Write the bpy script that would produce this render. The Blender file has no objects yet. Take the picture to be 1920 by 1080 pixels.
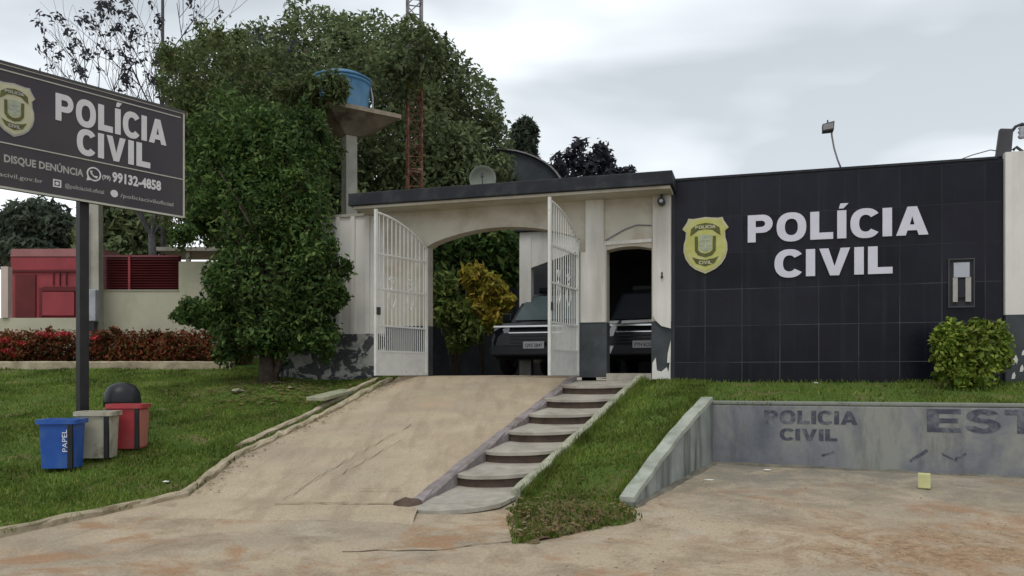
import bpy, math, random
import numpy as np
from mathutils import Vector, Matrix, noise as mnoise
from mathutils.geometry import tessellate_polygon

R = math.radians
PI = math.pi
# ------------------------------------------------------------------ camera, sky, sun, exposure
scene = bpy.context.scene
C = scene.collection
cam_data = bpy.data.cameras.new("camera")
cam = bpy.data.objects.new("camera", cam_data)
C.objects.link(cam)
cam.location = (0, 0, 0)                    # eye level is z = 0, the street lies 1.45 m below
cam.rotation_euler = (R(90), 0, 0)
cam_data.sensor_width = 36
cam_data.lens = 36 * 1500 / 1920
cam_data.shift_y = (704 - 540) / 1920
cam_data.clip_start = 0.05
cam_data.clip_end = 1000
scene.camera = cam

world = bpy.data.worlds.new("World")
scene.world = world
world.use_nodes = True
wt = world.node_tree
wt.nodes.clear()
SUN_EL, SUN_AZ = 62, 200                     # azimuth measured from +Y towards +X

def N(nt, kind, **kw):
    n = nt.nodes.new(kind)
    for k, v in kw.items():
        if k in n.inputs: n.inputs[k].default_value = v
        else: setattr(n, k, v)
    return n

sky = N(wt, 'ShaderNodeTexSky', sky_type='NISHITA', sun_disc=False)
sky.sun_elevation = R(SUN_EL); sky.sun_rotation = R(SUN_AZ)
sky.air_density = 1.5; sky.dust_density = 3.0
tc = N(wt, 'ShaderNodeTexCoord')
mp = N(wt, 'ShaderNodeMapping'); mp.inputs['Scale'].default_value = (1.0, 1.0, 2.6)
mp.inputs['Location'].default_value = (3.1, 0.4, 1.7)
wt.links.new(tc.outputs['Generated'], mp.inputs['Vector'])
nz = N(wt, 'ShaderNodeTexNoise', Scale=2.0, Detail=4.0, Roughness=0.48, Distortion=0.3)
wt.links.new(mp.outputs['Vector'], nz.inputs['Vector'])
cr = N(wt, 'ShaderNodeValToRGB')
cr.color_ramp.elements[0].position = 0.40; cr.color_ramp.elements[0].color = (3.6, 3.85, 4.1, 1)
cr.color_ramp.elements[1].position = 0.60; cr.color_ramp.elements[1].color = (6.3, 6.6, 6.8, 1)
wt.links.new(nz.outputs['Fac'], cr.inputs['Fac'])
# the cloud deck is brighter near the horizon
sep = N(wt, 'ShaderNodeSeparateXYZ'); wt.links.new(tc.outputs['Generated'], sep.inputs[0])
hr = N(wt, 'ShaderNodeMapRange'); hr.inputs['From Min'].default_value = 0.05; hr.inputs['From Max'].default_value = 0.55
hr.inputs['To Min'].default_value = 1.25; hr.inputs['To Max'].default_value = 0.92
wt.links.new(sep.outputs['Z'], hr.inputs['Value'])
vm = N(wt, 'ShaderNodeVectorMath', operation='SCALE')
wt.links.new(cr.outputs['Color'], vm.inputs[0]); wt.links.new(hr.outputs['Result'], vm.inputs['Scale'])
mx = N(wt, 'ShaderNodeMix', data_type='RGBA'); mx.inputs['Factor'].default_value = 0.9
wt.links.new(sky.outputs['Color'], mx.inputs['A']); wt.links.new(vm.outputs['Vector'], mx.inputs['B'])
bg = N(wt, 'ShaderNodeBackground', Strength=0.128)
wo = N(wt, 'ShaderNodeOutputWorld')
wt.links.new(mx.outputs['Result'], bg.inputs['Color']); wt.links.new(bg.outputs['Background'], wo.inputs['Surface'])

sun_d = bpy.data.lights.new("sun", 'SUN'); sun_d.energy = 0.95; sun_d.angle = R(25); sun_d.color = (1, 0.965, 0.9)
sun = bpy.data.objects.new("sun", sun_d); C.objects.link(sun)
sd = Vector((math.sin(R(SUN_AZ)) * math.cos(R(SUN_EL)), math.cos(R(SUN_AZ)) * math.cos(R(SUN_EL)), math.sin(R(SUN_EL))))
sun.rotation_euler = (-sd).to_track_quat('-Z', 'Y').to_euler()
sun.location = (0, 0, 30)
scene.view_settings.view_transform = 'Standard'
scene.view_settings.look = 'None'
scene.view_settings.gamma = 1
scene.view_settings.exposure = 0.42

# ------------------------------------------------------------------ frames
TA = 0.30
FA = math.atan(TA)                           # the facade line turns 16.7 degrees
U = Vector((math.cos(FA), -math.sin(FA), 0)); NV = Vector((math.sin(FA), math.cos(FA), 0))
P1 = Vector((2.56, 12.6, 0))
def FL(s, n=0.0, z=0.0): return P1 + U * s + NV * n + Vector((0, 0, z))
def px(x, y, d): return Vector(((x - 960) / 1500 * d, d, (704 - y) / 1500 * d))

# ------------------------------------------------------------------ mesh helpers
class MB:
    def __init__(s): s.v = []; s.f = []; s.m = []
    def add(s, vs, fs, mi=0):
        b = len(s.v); s.v += [tuple(v) for v in vs]
        s.f += [tuple(i + b for i in f) for f in fs]; s.m += [mi] * len(fs); return s
    def box(s, x0, x1, y0, y1, z0, z1, mi=0):
        vs = [(x0,y0,z0),(x1,y0,z0),(x1,y1,z0),(x0,y1,z0),(x0,y0,z1),(x1,y0,z1),(x1,y1,z1),(x0,y1,z1)]
        return s.add(vs, [(0,3,2,1),(4,5,6,7),(0,1,5,4),(1,2,6,5),(2,3,7,6),(3,0,4,7)], mi)
    def hexa(s, vs, mi=0):
        return s.add(vs, [(0,3,2,1),(4,5,6,7),(0,1,5,4),(1,2,6,5),(2,3,7,6),(3,0,4,7)], mi)
    def tube(s, pts, rad, seg=8, mi=0, cap=True):
        pts = [Vector(p) for p in pts]
        if not isinstance(rad, (list, tuple)): rad = [rad] * len(pts)
        vs = []; fs = []; prev = None
        for i, p in enumerate(pts):
            d = (pts[min(i+1, len(pts)-1)] - pts[max(i-1, 0)]).normalized()
            if prev is None:
                a = Vector((0,0,1)) if abs(d.z) < 0.9 else Vector((1,0,0))
                x = d.cross(a).normalized()
            else: x = (prev - d * prev.dot(d)).normalized()
            prev = x; y = d.cross(x)
            for k in range(seg):
                t = 2*PI*k/seg
                vs.append(p + (x*math.cos(t) + y*math.sin(t)) * rad[i])
        for i in range(len(pts)-1):
            for k in range(seg):
                a = i*seg+k; b = i*seg+(k+1) % seg
                fs.append((a, b, b+seg, a+seg))
        if cap:
            fs.append(tuple(range(seg-1, -1, -1))); fs.append(tuple(range((len(pts)-1)*seg, len(pts)*seg)))
        return s.add(vs, fs, mi)
    def lathe(s, prof, c=(0,0,0), seg=20, mi=0, axis='z'):
        vs = []; fs = []
        for r, z in prof:
            for k in range(seg):
                t = 2*PI*k/seg
                p = (r*math.cos(t), r*math.sin(t), z)
                if axis == 'y': p = (p[0], p[2], p[1])
                if axis == 'x': p = (p[2], p[0], p[1])
                vs.append((p[0]+c[0], p[1]+c[1], p[2]+c[2]))
        for i in range(len(prof)-1):
            for k in range(seg):
                a = i*seg+k; b = i*seg+(k+1) % seg
                fs.append((a, b, b+seg, a+seg))
        fs.append(tuple(range(seg-1, -1, -1))); fs.append(tuple(range((len(prof)-1)*seg, len(prof)*seg)))
        return s.add(vs, fs, mi)
    def prism(s, loops, y0, y1, mi=0, plane='xz'):
        """loops: outer + holes of 2-D points, extruded from y0 (front) to y1"""
        def P(p, y):
            if plane == 'xz': return (p[0], y, p[1])
            if plane == 'xy': return (p[0], p[1], y)
            return (y, p[0], p[1])
        pts = [p for l in loops for p in l]; n = len(pts)
        tris = tessellate_polygon([[Vector((p[0], p[1], 0)) for p in l] for l in loops])
        vs = [P(p, y0) for p in pts] + [P(p, y1) for p in pts]
        fs = []
        for t in tris:
            a, b, c = t
            ar = (pts[b][0]-pts[a][0])*(pts[c][1]-pts[a][1]) - (pts[b][1]-pts[a][1])*(pts[c][0]-pts[a][0])
            if abs(ar) < 1e-10: continue
            if ar < 0: b, c = c, b
            fs.append((a, b, c)); fs.append((a+n, c+n, b+n))
        o = 0
        for l in loops:
            k = len(l)
            for i in range(k):
                a = o+i; b = o+(i+1) % k
                fs.append((a, a+n, b+n, b))
            o += k
        return s.add(vs, fs, mi)
    def build(s, name, mats, parent=None, off=(0,0,0), loc=None, rot=0, smooth=False, fixn=True):
        me = bpy.data.meshes.new(name)
        me.from_pydata([(v[0]-off[0], v[1]-off[1], v[2]-off[2]) for v in s.v], [], s.f)
        if not isinstance(mats, (list, tuple)): mats = [mats]
        for m in mats: me.materials.append(m)
        if len(mats) > 1: me.polygons.foreach_set('material_index', s.m)
        if smooth: me.polygons.foreach_set('use_smooth', [True]*len(me.polygons))
        if fixn:
            import bmesh
            b = bmesh.new(); b.from_mesh(me); bmesh.ops.recalc_face_normals(b, faces=b.faces); b.to_mesh(me); b.free()
        me.update()
        o = bpy.data.objects.new(name, me); C.objects.link(o)
        if parent: o.parent = parent
        if loc is not None: o.location = loc
        if rot: o.rotation_euler = (0, 0, rot)
        return o

def empty(name, loc, rot=0):
    o = bpy.data.objects.new(name, None); C.objects.link(o); o.empty_display_size = 0.2
    o.location = loc; o.rotation_euler = (0, 0, rot); return o
def tag(o, label=None, cat=None, group=None, kind=None):
    if label: o['label'] = label
    if cat: o['category'] = cat
    if group: o['group'] = group
    if kind: o['kind'] = kind
    return o
def bev(o, w=0.01, seg=2, ang=40):
    m = o.modifiers.new('bevel', 'BEVEL'); m.width = w; m.segments = seg; m.limit_method = 'ANGLE'; m.angle_limit = R(ang)
    return o

# ------------------------------------------------------------------ materials
def new_mat(name):
    m = bpy.data.materials.new(name); m.use_nodes = True
    nt = m.node_tree; b = nt.nodes['Principled BSDF']
    return m, nt, b
def rgba(c): return (c[0], c[1], c[2], 1)
def noise(nt, vec, scale, detail=4, rough=0.55, dist=0.0):
    n = N(nt, 'ShaderNodeTexNoise', Scale=scale, Detail=detail, Roughness=rough, Distortion=dist)
    nt.links.new(vec, n.inputs['Vector']); return n.outputs['Fac']
def ramp(nt, fac, stops):
    r = N(nt, 'ShaderNodeValToRGB'); e = r.color_ramp.elements
    while len(e) < len(stops): e.new(0.5)
    for i, (p, c) in enumerate(stops):
        e[i].position = p; e[i].color = rgba(c) if isinstance(c, (tuple, list)) else (c, c, c, 1)
    nt.links.new(fac, r.inputs['Fac']); return r.outputs['Color']
def mixc(nt, fac, a, b, mode='MIX'):
    m = N(nt, 'ShaderNodeMix', data_type='RGBA', blend_type=mode)
    if isinstance(fac, (int, float)): m.inputs['Factor'].default_value = fac
    else: nt.links.new(fac, m.inputs['Factor'])
    for k, v in (('A', a), ('B', b)):
        if isinstance(v, (tuple, list)): m.inputs[k].default_value = rgba(v)
        else: nt.links.new(v, m.inputs[k])
    return m.outputs['Result']
def bump(nt, b, h, strength=0.3, dist=0.02):
    n = N(nt, 'ShaderNodeBump', Strength=strength, Distance=dist)
    nt.links.new(h, n.inputs['Height']); nt.links.new(n.outputs['Normal'], b.inputs['Normal'])
def objvec(nt, scale=None, which='Object'):
    t = N(nt, 'ShaderNodeTexCoord')
    if scale is None: return t.outputs[which]
    m = N(nt, 'ShaderNodeMapping'); m.inputs['Scale'].default_value = scale
    nt.links.new(t.outputs[which], m.inputs['Vector']); return m.outputs['Vector']

def plain(name, c, rough=0.6, var=0.25, scale=6, metal=0.0, dirt=None, dscale=2.5, dthr=(0.5, 0.7), bmp=0.0, spec=None, streak=False):
    m, nt, b = new_mat(name)
    v = objvec(nt)
    n1 = noise(nt, v, scale, 5)
    col = ramp(nt, n1, [(0.3, tuple(x*(1-var) for x in c)), (0.7, tuple(min(1, x*(1+var)) for x in c))])
    if dirt:
        dv = objvec(nt, (1, 1, 0.12)) if streak else v
        n2 = noise(nt, dv, dscale, 6, 0.65)
        col = mixc(nt, ramp(nt, n2, [(dthr[0], 0.0), (dthr[1], 1.0)]), col, dirt)
    nt.links.new(col, b.inputs['Base Color'])
    b.inputs['Roughness'].default_value = rough; b.inputs['Metallic'].default_value = metal
    b.inputs['Specular IOR Level'].default_value = 0.25 if spec is None else spec
    if bmp: bump(nt, b, noise(nt, v, scale*6, 4), bmp, 0.01)
    return m

def leafmat(name, cols, rough=0.55, clump=0.6, cd=0.7):
    """per-leaf colour plus broad patches of younger and older leaves"""
    m, nt, b = new_mat(name)
    g = N(nt, 'ShaderNodeNewGeometry')
    col = ramp(nt, g.outputs['Random Per Island'], [(i/(len(cols)-1), c) for i, c in enumerate(cols)])
    v = objvec(nt)
    n = noise(nt, v, clump, 3)
    sc = ramp(nt, n, [(0.35, cd), (0.65, 1.25)])
    col = mixc(nt, 1.0, col, sc, 'MULTIPLY')
    nt.links.new(col, b.inputs['Base Color'])
    b.inputs['Roughness'].default_value = rough
    b.inputs['Specular IOR Level'].default_value = 0.15
    tr = N(nt, 'ShaderNodeBsdfTranslucent'); nt.links.new(col, tr.inputs['Color'])
    ms = N(nt, 'ShaderNodeMixShader'); ms.inputs[0].default_value = 0.35
    nt.links.new(b.outputs[0], ms.inputs[1]); nt.links.new(tr.outputs[0], ms.inputs[2])
    nt.links.new(ms.outputs[0], nt.nodes['Material Output'].inputs['Surface'])
    return m

M = {}
# street and parking lot: worn concrete covered with pale and reddish dirt
def ground_mat(name, paved=False):
    m, nt, b = new_mat(name)
    v = objvec(nt, (1, 1, 0))
    vs = objvec(nt, (0.85, 1.15, 0))
    big = noise(nt, vs, 0.5, 5, 0.55, 0.3)
    mid = noise(nt, v, 2.0, 9, 0.74, 0.5)
    fine = noise(nt, v, 38, 7, 0.8)
    grit = noise(nt, v, 11, 6, 0.8)
    c = ramp(nt, big, [(0.32, (0.39, 0.315, 0.225)), (0.47, (0.435, 0.355, 0.255)), (0.6, (0.35, 0.295, 0.22)), (0.72, (0.43, 0.315, 0.21))])
    c = mixc(nt, ramp(nt, mid, [(0.46, 0.0), (0.66, 0.8 if not paved else 0.5)]), c, (0.235, 0.185, 0.13) if not paved else (0.31, 0.25, 0.175))
    if not paved:
        red = noise(nt, vs, 0.9, 7, 0.7, 0.4)
        c = mixc(nt, ramp(nt, red, [(0.53, 0.0), (0.61, 0.8)]), c, (0.33, 0.195, 0.11))
        pale = noise(nt, objvec(nt, (0.7, 1.3, 1)), 1.3, 7, 0.7, 0.4)
        c = mixc(nt, ramp(nt, pale, [(0.55, 0.0), (0.66, 0.6)]), c, (0.46, 0.40, 0.32))
        xyz = N(nt, 'ShaderNodeSeparateXYZ'); nt.links.new(objvec(nt), xyz.inputs[0])
        def mask(out, a0, a1):
            q = N(nt, 'ShaderNodeMapRange'); q.inputs['From Min'].default_value = a0; q.inputs['From Max'].default_value = a1
            nt.links.new(xyz.outputs[out], q.inputs['Value']); return q.outputs[0]
        def mul(a, b_):
            q = N(nt, 'ShaderNodeMath', operation='MULTIPLY'); nt.links.new(a, q.inputs[0]); nt.links.new(b_, q.inputs[1]); return q.outputs[0]
        # bare grey screed near the retaining wall, coarse reddish gravel towards the right front
        g1_ = mul(mul(mask('Y', 7.2, 9.6), mask('X', 0.8, 2.0)), ramp(nt, mid, [(0.36, 0.25), (0.56, 1.0)]))
        c = mixc(nt, g1_, c, (0.215, 0.20, 0.165))
        g2_ = mul(mul(mask('Y', 7.6, 6.6), mask('X', 1.4, 2.8)), ramp(nt, mid, [(0.42, 0.0), (0.55, 0.9)]))
        gr2 = mixc(nt, ramp(nt, grit, [(0.42, 0.0), (0.6, 1.0)]), (0.40, 0.27, 0.165), (0.21, 0.135, 0.08))
        c = mixc(nt, g2_, c, gr2)
        c = mixc(nt, ramp(nt, grit, [(0.60, 0.0), (0.68, 0.5)]), c, (0.20, 0.155, 0.11))
        c = mixc(nt, ramp(nt, grit, [(0.28, 0.55), (0.36, 0.0)]), c, (0.5, 0.44, 0.36))
    else:
        lg = objvec(nt, (2.2, 0.5, 0))
        tr = noise(nt, lg, 1.6, 6, 0.7)
        c = mixc(nt, ramp(nt, tr, [(0.48, 0.0), (0.62, 0.6)]), c, (0.28, 0.225, 0.16))
        c = mixc(nt, ramp(nt, grit, [(0.60, 0.0), (0.7, 0.35)]), c, (0.22, 0.17, 0.12))
        c = mixc(nt, ramp(nt, noise(nt, v, 1.1, 6, 0.7), [(0.55, 0.0), (0.65, 0.5)]), c, (0.40, 0.35, 0.235))
    c = mixc(nt, 1.0, c, ramp(nt, fine, [(0.36, 0.80), (0.64, 1.17)]), 'MULTIPLY')
    nt.links.new(c, b.inputs['Base Color']); b.inputs['Roughness'].default_value = 0.95
    b.inputs['Specular IOR Level'].default_value = 0.15
    hh = N(nt, 'ShaderNodeMath', operation='ADD'); nt.links.new(grit, hh.inputs[0]); nt.links.new(mid, hh.inputs[1])
    bump(nt, b, hh.outputs[0], 0.6 if not paved else 0.35, 0.04)
    return m
M['ground'] = ground_mat('dirt_street')
M['drive'] = ground_mat('driveway_concrete', True)
def lawn_mat():
    m, nt, b = new_mat('lawn')
    v = objvec(nt, (1, 1, 0))
    a = noise(nt, v, 0.9, 5, 0.6); f = noise(nt, v, 30, 5, 0.8); d = noise(nt, v, 1.7, 6, 0.75, 0.4)
    c = ramp(nt, a, [(0.3, (0.050, 0.095, 0.017)), (0.55, (0.090, 0.14, 0.027)), (0.75, (0.15, 0.16, 0.05))])
    c = mixc(nt, ramp(nt, d, [(0.54, 0.0), (0.64, 0.85)]), c, (0.19, 0.15, 0.08))
    xyz = N(nt, 'ShaderNodeSeparateXYZ'); nt.links.new(objvec(nt), xyz.inputs[0])
    def mask(out, a0, a1):
        q = N(nt, 'ShaderNodeMapRange'); q.inputs['From Min'].default_value = a0; q.inputs['From Max'].default_value = a1
        nt.links.new(xyz.outputs[out], q.inputs['Value']); return q.outputs[0]
    def mul(a, b_):
        q = N(nt, 'ShaderNodeMath', operation='MULTIPLY'); nt.links.new(a, q.inputs[0]); nt.links.new(b_, q.inputs[1]); return q.outputs[0]
    bare = mul(mul(mask('Y', 8.5, 7.6), mask('X', -.3, -.1)), ramp(nt, noise(nt, v, 3.0, 6, 0.75), [(0.4, 0.1), (0.55, 1.0)]))
    c = mixc(nt, bare, c, (0.17, 0.115, 0.07))
    c = mixc(nt, 1.0, c, ramp(nt, f, [(0.38, 0.6), (0.62, 1.45)]), 'MULTIPLY')
    nt.links.new(c, b.inputs['Base Color']); b.inputs['Roughness'].default_value = 0.95
    b.inputs['Specular IOR Level'].default_value = 0.1
    bump(nt, b, f, 0.8, 0.04)
    return m
M['lawn'] = lawn_mat()
M['blade'] = leafmat('grass_blades', [(0.080,0.140,0.020), (0.125,0.200,0.030), (0.175,0.240,0.042), (0.27,0.27,0.09)], 0.6, 1.3, 0.5)
M['kerb'] = plain('old_kerb', (0.36, 0.305, 0.215), 0.9, 0.25, 5, dirt=(0.17, 0.14, 0.085), dscale=3, dthr=(0.5, 0.72), bmp=0.5)
M['kerbpurple'] = plain('kerb_grey_purple', (0.235, 0.205, 0.205), 0.9, 0.25, 5, dirt=(0.15, 0.12, 0.10), dscale=4, bmp=0.5)
M['kerbgreen'] = plain('kerb_mossy', (0.33, 0.335, 0.25), 0.9, 0.2, 4, dirt=(0.15, 0.16, 0.10), dscale=3, bmp=0.4)
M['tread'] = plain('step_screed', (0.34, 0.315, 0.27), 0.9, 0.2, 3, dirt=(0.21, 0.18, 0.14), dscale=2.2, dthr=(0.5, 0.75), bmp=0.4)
M['riser'] = plain('step_riser', (0.085, 0.062, 0.048), 0.95, 0.3, 6, bmp=0.5)  # dark brown: the shade on the step fronts is put into the colour
M['white'] = plain('white_wash', (0.62, 0.605, 0.57), 0.85, 0.07, 1.5, dirt=(0.36, 0.34, 0.29), dscale=1.6, dthr=(0.5, 0.8), bmp=0.12, streak=True)
M['cream'] = plain('cream_wash', (0.48, 0.455, 0.39), 0.85, 0.1, 1.2, dirt=(0.30, 0.25, 0.185), dscale=1.3, dthr=(0.45, 0.75), bmp=0.12)
M['soot'] = plain('dark_plinth', (0.050, 0.057, 0.063), 0.75, 0.3, 3, dirt=(0.09, 0.085, 0.075), dscale=5, dthr=(0.55, 0.8), bmp=0.2)
def peel():
    m, nt, b = new_mat('peeling_plinth')
    v = objvec(nt, (1, 1, 1.3)); n = noise(nt, v, 3.1, 6, 0.62, 0.7)
    xyz = N(nt, 'ShaderNodeSeparateXYZ'); nt.links.new(objvec(nt), xyz.inputs[0])
    c = mixc(nt, ramp(nt, n, [(0.50, 0.0), (0.535, 1.0)]), (0.045, 0.047, 0.055), (0.33, 0.33, 0.31))
    c = mixc(nt, ramp(nt, noise(nt, v, 9, 5), [(0.45, 0.0), (0.7, 0.5)]), c, (0.10, 0.11, 0.08))
    nt.links.new(c, b.inputs['Base Color']); b.inputs['Roughness'].default_value = 0.9
    bump(nt, b, n, 0.3, 0.01); return m
M['peel'] = peel()
def tilemat():
    m, nt, b = new_mat('black_tiles')
    t = N(nt, 'ShaderNodeTexCoord')
    mp_ = N(nt, 'ShaderNodeMapping'); mp_.inputs['Location'].default_value = (-0.468/0.553, 0.21/0.565, 0)
    mp_.inputs['Scale'].default_value = (1/0.553, 1/0.565, 1)
    sx = N(nt, 'ShaderNodeSeparateXYZ'); nt.links.new(t.outputs['Object'], sx.inputs[0])
    cx = N(nt, 'ShaderNodeCombineXYZ'); nt.links.new(sx.outputs['X'], cx.inputs['X']); nt.links.new(sx.outputs['Z'], cx.inputs['Y'])
    nt.links.new(cx.outputs[0], mp_.inputs['Vector'])
    br = N(nt, 'ShaderNodeTexBrick'); br.offset = 0.0
    br.inputs['Scale'].default_value = 1; br.inputs['Brick Width'].default_value = 1; br.inputs['Row Height'].default_value = 1
    br.inputs['Mortar Size'].default_value = 0.011; br.inputs['Mortar Smooth'].default_value = 0.3
    b.inputs['Specular IOR Level'].default_value = 0.16
    br.inputs['Color1'].default_value = (0.005, 0.0055, 0.010, 1); br.inputs['Color2'].default_value = (0.011, 0.0105, 0.018, 1)
    br.inputs['Mortar'].default_value = (0.075, 0.075, 0.085, 1)
    nt.links.new(mp_.outputs[0], br.inputs['Vector'])
    # grout is washed out low down, and mostly dirty-black high up
    wear = ramp(nt, noise(nt, objvec(nt), 0.9, 4), [(0.4, 0.15), (0.65, 1.0)])
    up = N(nt, 'ShaderNodeMapRange'); up.inputs['From Min'].default_value = 1.5; up.inputs['From Max'].default_value = 1.9
    up.inputs['To Min'].default_value = 1.0; up.inputs['To Max'].default_value = 0.22
    nt.links.new(sx.outputs['Z'], up.inputs['Value'])
    mul = N(nt, 'ShaderNodeMath', operation='MULTIPLY'); nt.links.new(wear, mul.inputs[0]); nt.links.new(up.outputs[0], mul.inputs[1])
    base = (0.008, 0.0085, 0.014)
    c = mixc(nt, mul.outputs[0], mixc(nt, br.outputs['Fac'], br.outputs['Color'], base), br.outputs['Color'])
    dust = ramp(nt, noise(nt, objvec(nt, (1, 1, 0.4)), 2.2, 6, 0.7), [(0.45, 0.0), (0.8, 0.3)])
    c = mixc(nt, dust, c, (0.028, 0.032, 0.040))
    wash = ramp(nt, noise(nt, objvec(nt, (2.5, 1, 0.12)), 3.0, 5, 0.6), [(0.55, 0.0), (0.75, 0.35)])
    c = mixc(nt, wash, c, (0.030, 0.033, 0.040))
    nt.links.new(c, b.inputs['Base Color'])
    nt.links.new(ramp(nt, noise(nt, objvec(nt), 1.5, 5), [(0.3, 0.18), (0.7, 0.42)]), b.inputs['Roughness'])
    iv = N(nt, 'ShaderNodeMath', operation='MULTIPLY'); nt.links.new(br.outputs['Fac'], iv.inputs[0]); iv.inputs[1].default_value = -1
    bump(nt, b, iv.outputs[0], 0.3, 0.004)
    return m
M['tile'] = tilemat()
M['fascia'] = plain('dark_fascia', (0.018, 0.021, 0.027), 0.7, 0.35, 3, dirt=(0.04, 0.044, 0.044), dscale=3, streak=False, bmp=0.2)
M['letter'] = plain('letter_white', (0.56, 0.55, 0.63), 0.5, 0.05, 4)
M['ivory'] = plain('sign_ivory', (0.55, 0.54, 0.55), 0.5, 0.05, 6)
M['ivorydim'] = plain('sign_ivory_dim', (0.33, 0.32, 0.30), 0.5, 0.1, 8)
M['gold'] = plain('badge_yellow', (0.40, 0.40, 0.12), 0.55, 0.12, 5, dirt=(0.48, 0.46, 0.27), dscale=4)
M['goldpale'] = plain('badge_pale', (0.42, 0.40, 0.27), 0.55, 0.1, 8)
M['olive'] = plain('badge_dark', (0.09, 0.095, 0.03), 0.6, 0.3, 9)
M['grey'] = plain('badge_grey', (0.30, 0.34, 0.25), 0.6, 0.2, 12)
M['signface'] = plain('sign_face', (0.040, 0.034, 0.042), 0.45, 0.12, 1.2, dirt=(0.055, 0.05, 0.045), dscale=1.0, dthr=(0.4, 0.8))
M['signframe'] = plain('sign_frame', (0.05, 0.05, 0.055), 0.5, 0.2, 4)
M['signline'] = plain('sign_line', (0.40, 0.39, 0.34), 0.5, 0.15, 3)
M['post'] = plain('post_black', (0.018, 0.017, 0.017), 0.5, 0.3, 5)
M['gate'] = plain('gate_white', (0.60, 0.60, 0.575), 0.5, 0.1, 6, dirt=(0.25, 0.19, 0.13), dscale=6, dthr=(0.6, 0.75))
def retmat():
    m, nt, b = new_mat('retaining_plaster')
    v = objvec(nt, (1, 1, 0.8)); n = noise(nt, v, 0.8, 7, 0.7, 0.4); n2 = noise(nt, objvec(nt, (1,1,0.25)), 4.5, 6, 0.7)
    c = ramp(nt, n, [(0.38, (0.110, 0.122, 0.150)), (0.5, (0.165, 0.172, 0.188)), (0.6, (0.23, 0.235, 0.215))])
    c = mixc(nt, ramp(nt, n2, [(0.5, 0.0), (0.66, 0.6)]), c, (0.095, 0.10, 0.105))
    n3 = noise(nt, v, 7, 6, 0.75)
    c = mixc(nt, ramp(nt, n3, [(0.6, 0.0), (0.66, 0.45)]), c, (0.26, 0.25, 0.22))
    nt.links.new(c, b.inputs['Base Color']); b.inputs['Roughness'].default_value = 0.9
    bump(nt, b, n3, 0.35, 0.015); return m
M['ret'] = retmat()
M['retcap'] = plain('retaining_coping', (0.32, 0.34, 0.29), 0.9, 0.2, 3, dirt=(0.18, 0.20, 0.16), dscale=2.5, bmp=0.5)
M['retpale'] = plain('retaining_top', (0.20, 0.215, 0.19), 0.9, 0.25, 2, dirt=(0.12, 0.13, 0.11), dscale=2, bmp=0.5)
M['retside'] = plain('retaining_side', (0.26, 0.28, 0.265), 0.9, 0.22, 3, dirt=(0.10, 0.11, 0.095), dscale=3.2, dthr=(0.44, 0.6), bmp=0.5, streak=True)
def stencil():
    m, nt, b = new_mat('faded_stencil_paint')
    n = noise(nt, objvec(nt), 5.5, 6, 0.75)
    c = mixc(nt, ramp(nt, n, [(0.46, 0.0), (0.62, 0.9)]), (0.048, 0.052, 0.075), (0.15, 0.155, 0.17))
    nt.links.new(c, b.inputs['Base Color']); b.inputs['Roughness'].default_value = 0.85; return m
M['stencil'] = stencil()
M['rust'] = plain('rusty_red_steel', (0.110, 0.045, 0.028), 0.8, 0.4, 8, dirt=(0.30, 0.22, 0.16), dscale=5)
M['greysteel'] = plain('grey_steel', (0.20, 0.19, 0.20), 0.6, 0.2, 4)
M['yellowpaint'] = plain('yellow_green_steel', (0.14, 0.13, 0.02), 0.8, 0.3, 6)
M['concrete'] = plain('tower_concrete', (0.36, 0.35, 0.30), 0.9, 0.18, 3, dirt=(0.20, 0.18, 0.13), dscale=2, bmp=0.3, streak=True)
M['concrete2'] = plain('tower_slab_concrete', (0.26, 0.22, 0.165), 0.9, 0.3, 3, dirt=(0.09, 0.07, 0.045), dscale=2.5, bmp=0.4)
M['tankblue'] = plain('tank_blue', (0.06, 0.17, 0.30), 0.5, 0.2, 3, dirt=(0.13, 0.23, 0.32), dscale=2)
M['bark'] = plain('bark', (0.075, 0.058, 0.045), 0.95, 0.35, 12, bmp=0.8)
M['twig'] = plain('twig_bark', (0.060, 0.058, 0.062), 0.95, 0.3, 12)
M['binblue'] = plain('bin_blue', (0.022, 0.085, 0.34), 0.4, 0.15, 4, dirt=(0.06, 0.12, 0.28), dscale=5)
M['binbeige'] = plain('bin_beige', (0.38, 0.36, 0.28), 0.5, 0.15, 4, dirt=(0.22, 0.20, 0.15), dscale=5, dthr=(0.5, 0.65))
M['binred'] = plain('bin_red', (0.36, 0.045, 0.055), 0.45, 0.15, 4, dirt=(0.26, 0.08, 0.07), dscale=5)
M['binpink'] = plain('bin_pink', (0.42, 0.15, 0.12), 0.5, 0.1, 4)
M['blackplastic'] = plain('black_plastic', (0.017, 0.018, 0.021), 0.4, 0.2, 5)
M['boxgrey'] = plain('meter_box_grey', (0.36, 0.38, 0.42), 0.5, 0.1, 4, dirt=(0.26, 0.27, 0.29), dscale=3)
M['redwall'] = plain('red_sheet', (0.30, 0.048, 0.060), 0.6, 0.12, 1.5, dirt=(0.19, 0.038, 0.042), dscale=1.2, dthr=(0.45, 0.7))
M['reddark'] = plain('dark_red_sheet', (0.115, 0.018, 0.020), 0.6, 0.2, 2)
M['redpale'] = plain('pale_red_sheet', (0.30, 0.13, 0.13), 0.6, 0.15, 2)
M['beige'] = plain('beige_wall', (0.44, 0.42, 0.32), 0.85, 0.08, 1.5, dirt=(0.33, 0.34, 0.24), dscale=1.2, dthr=(0.5, 0.75), bmp=0.1)
M['pinkish'] = plain('pinkish_wall', (0.50, 0.40, 0.36), 0.85, 0.1, 2)
M['yard'] = plain('yard_floor', (0.13, 0.11, 0.085), 0.9, 0.2, 1.5, bmp=0.3)
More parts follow.
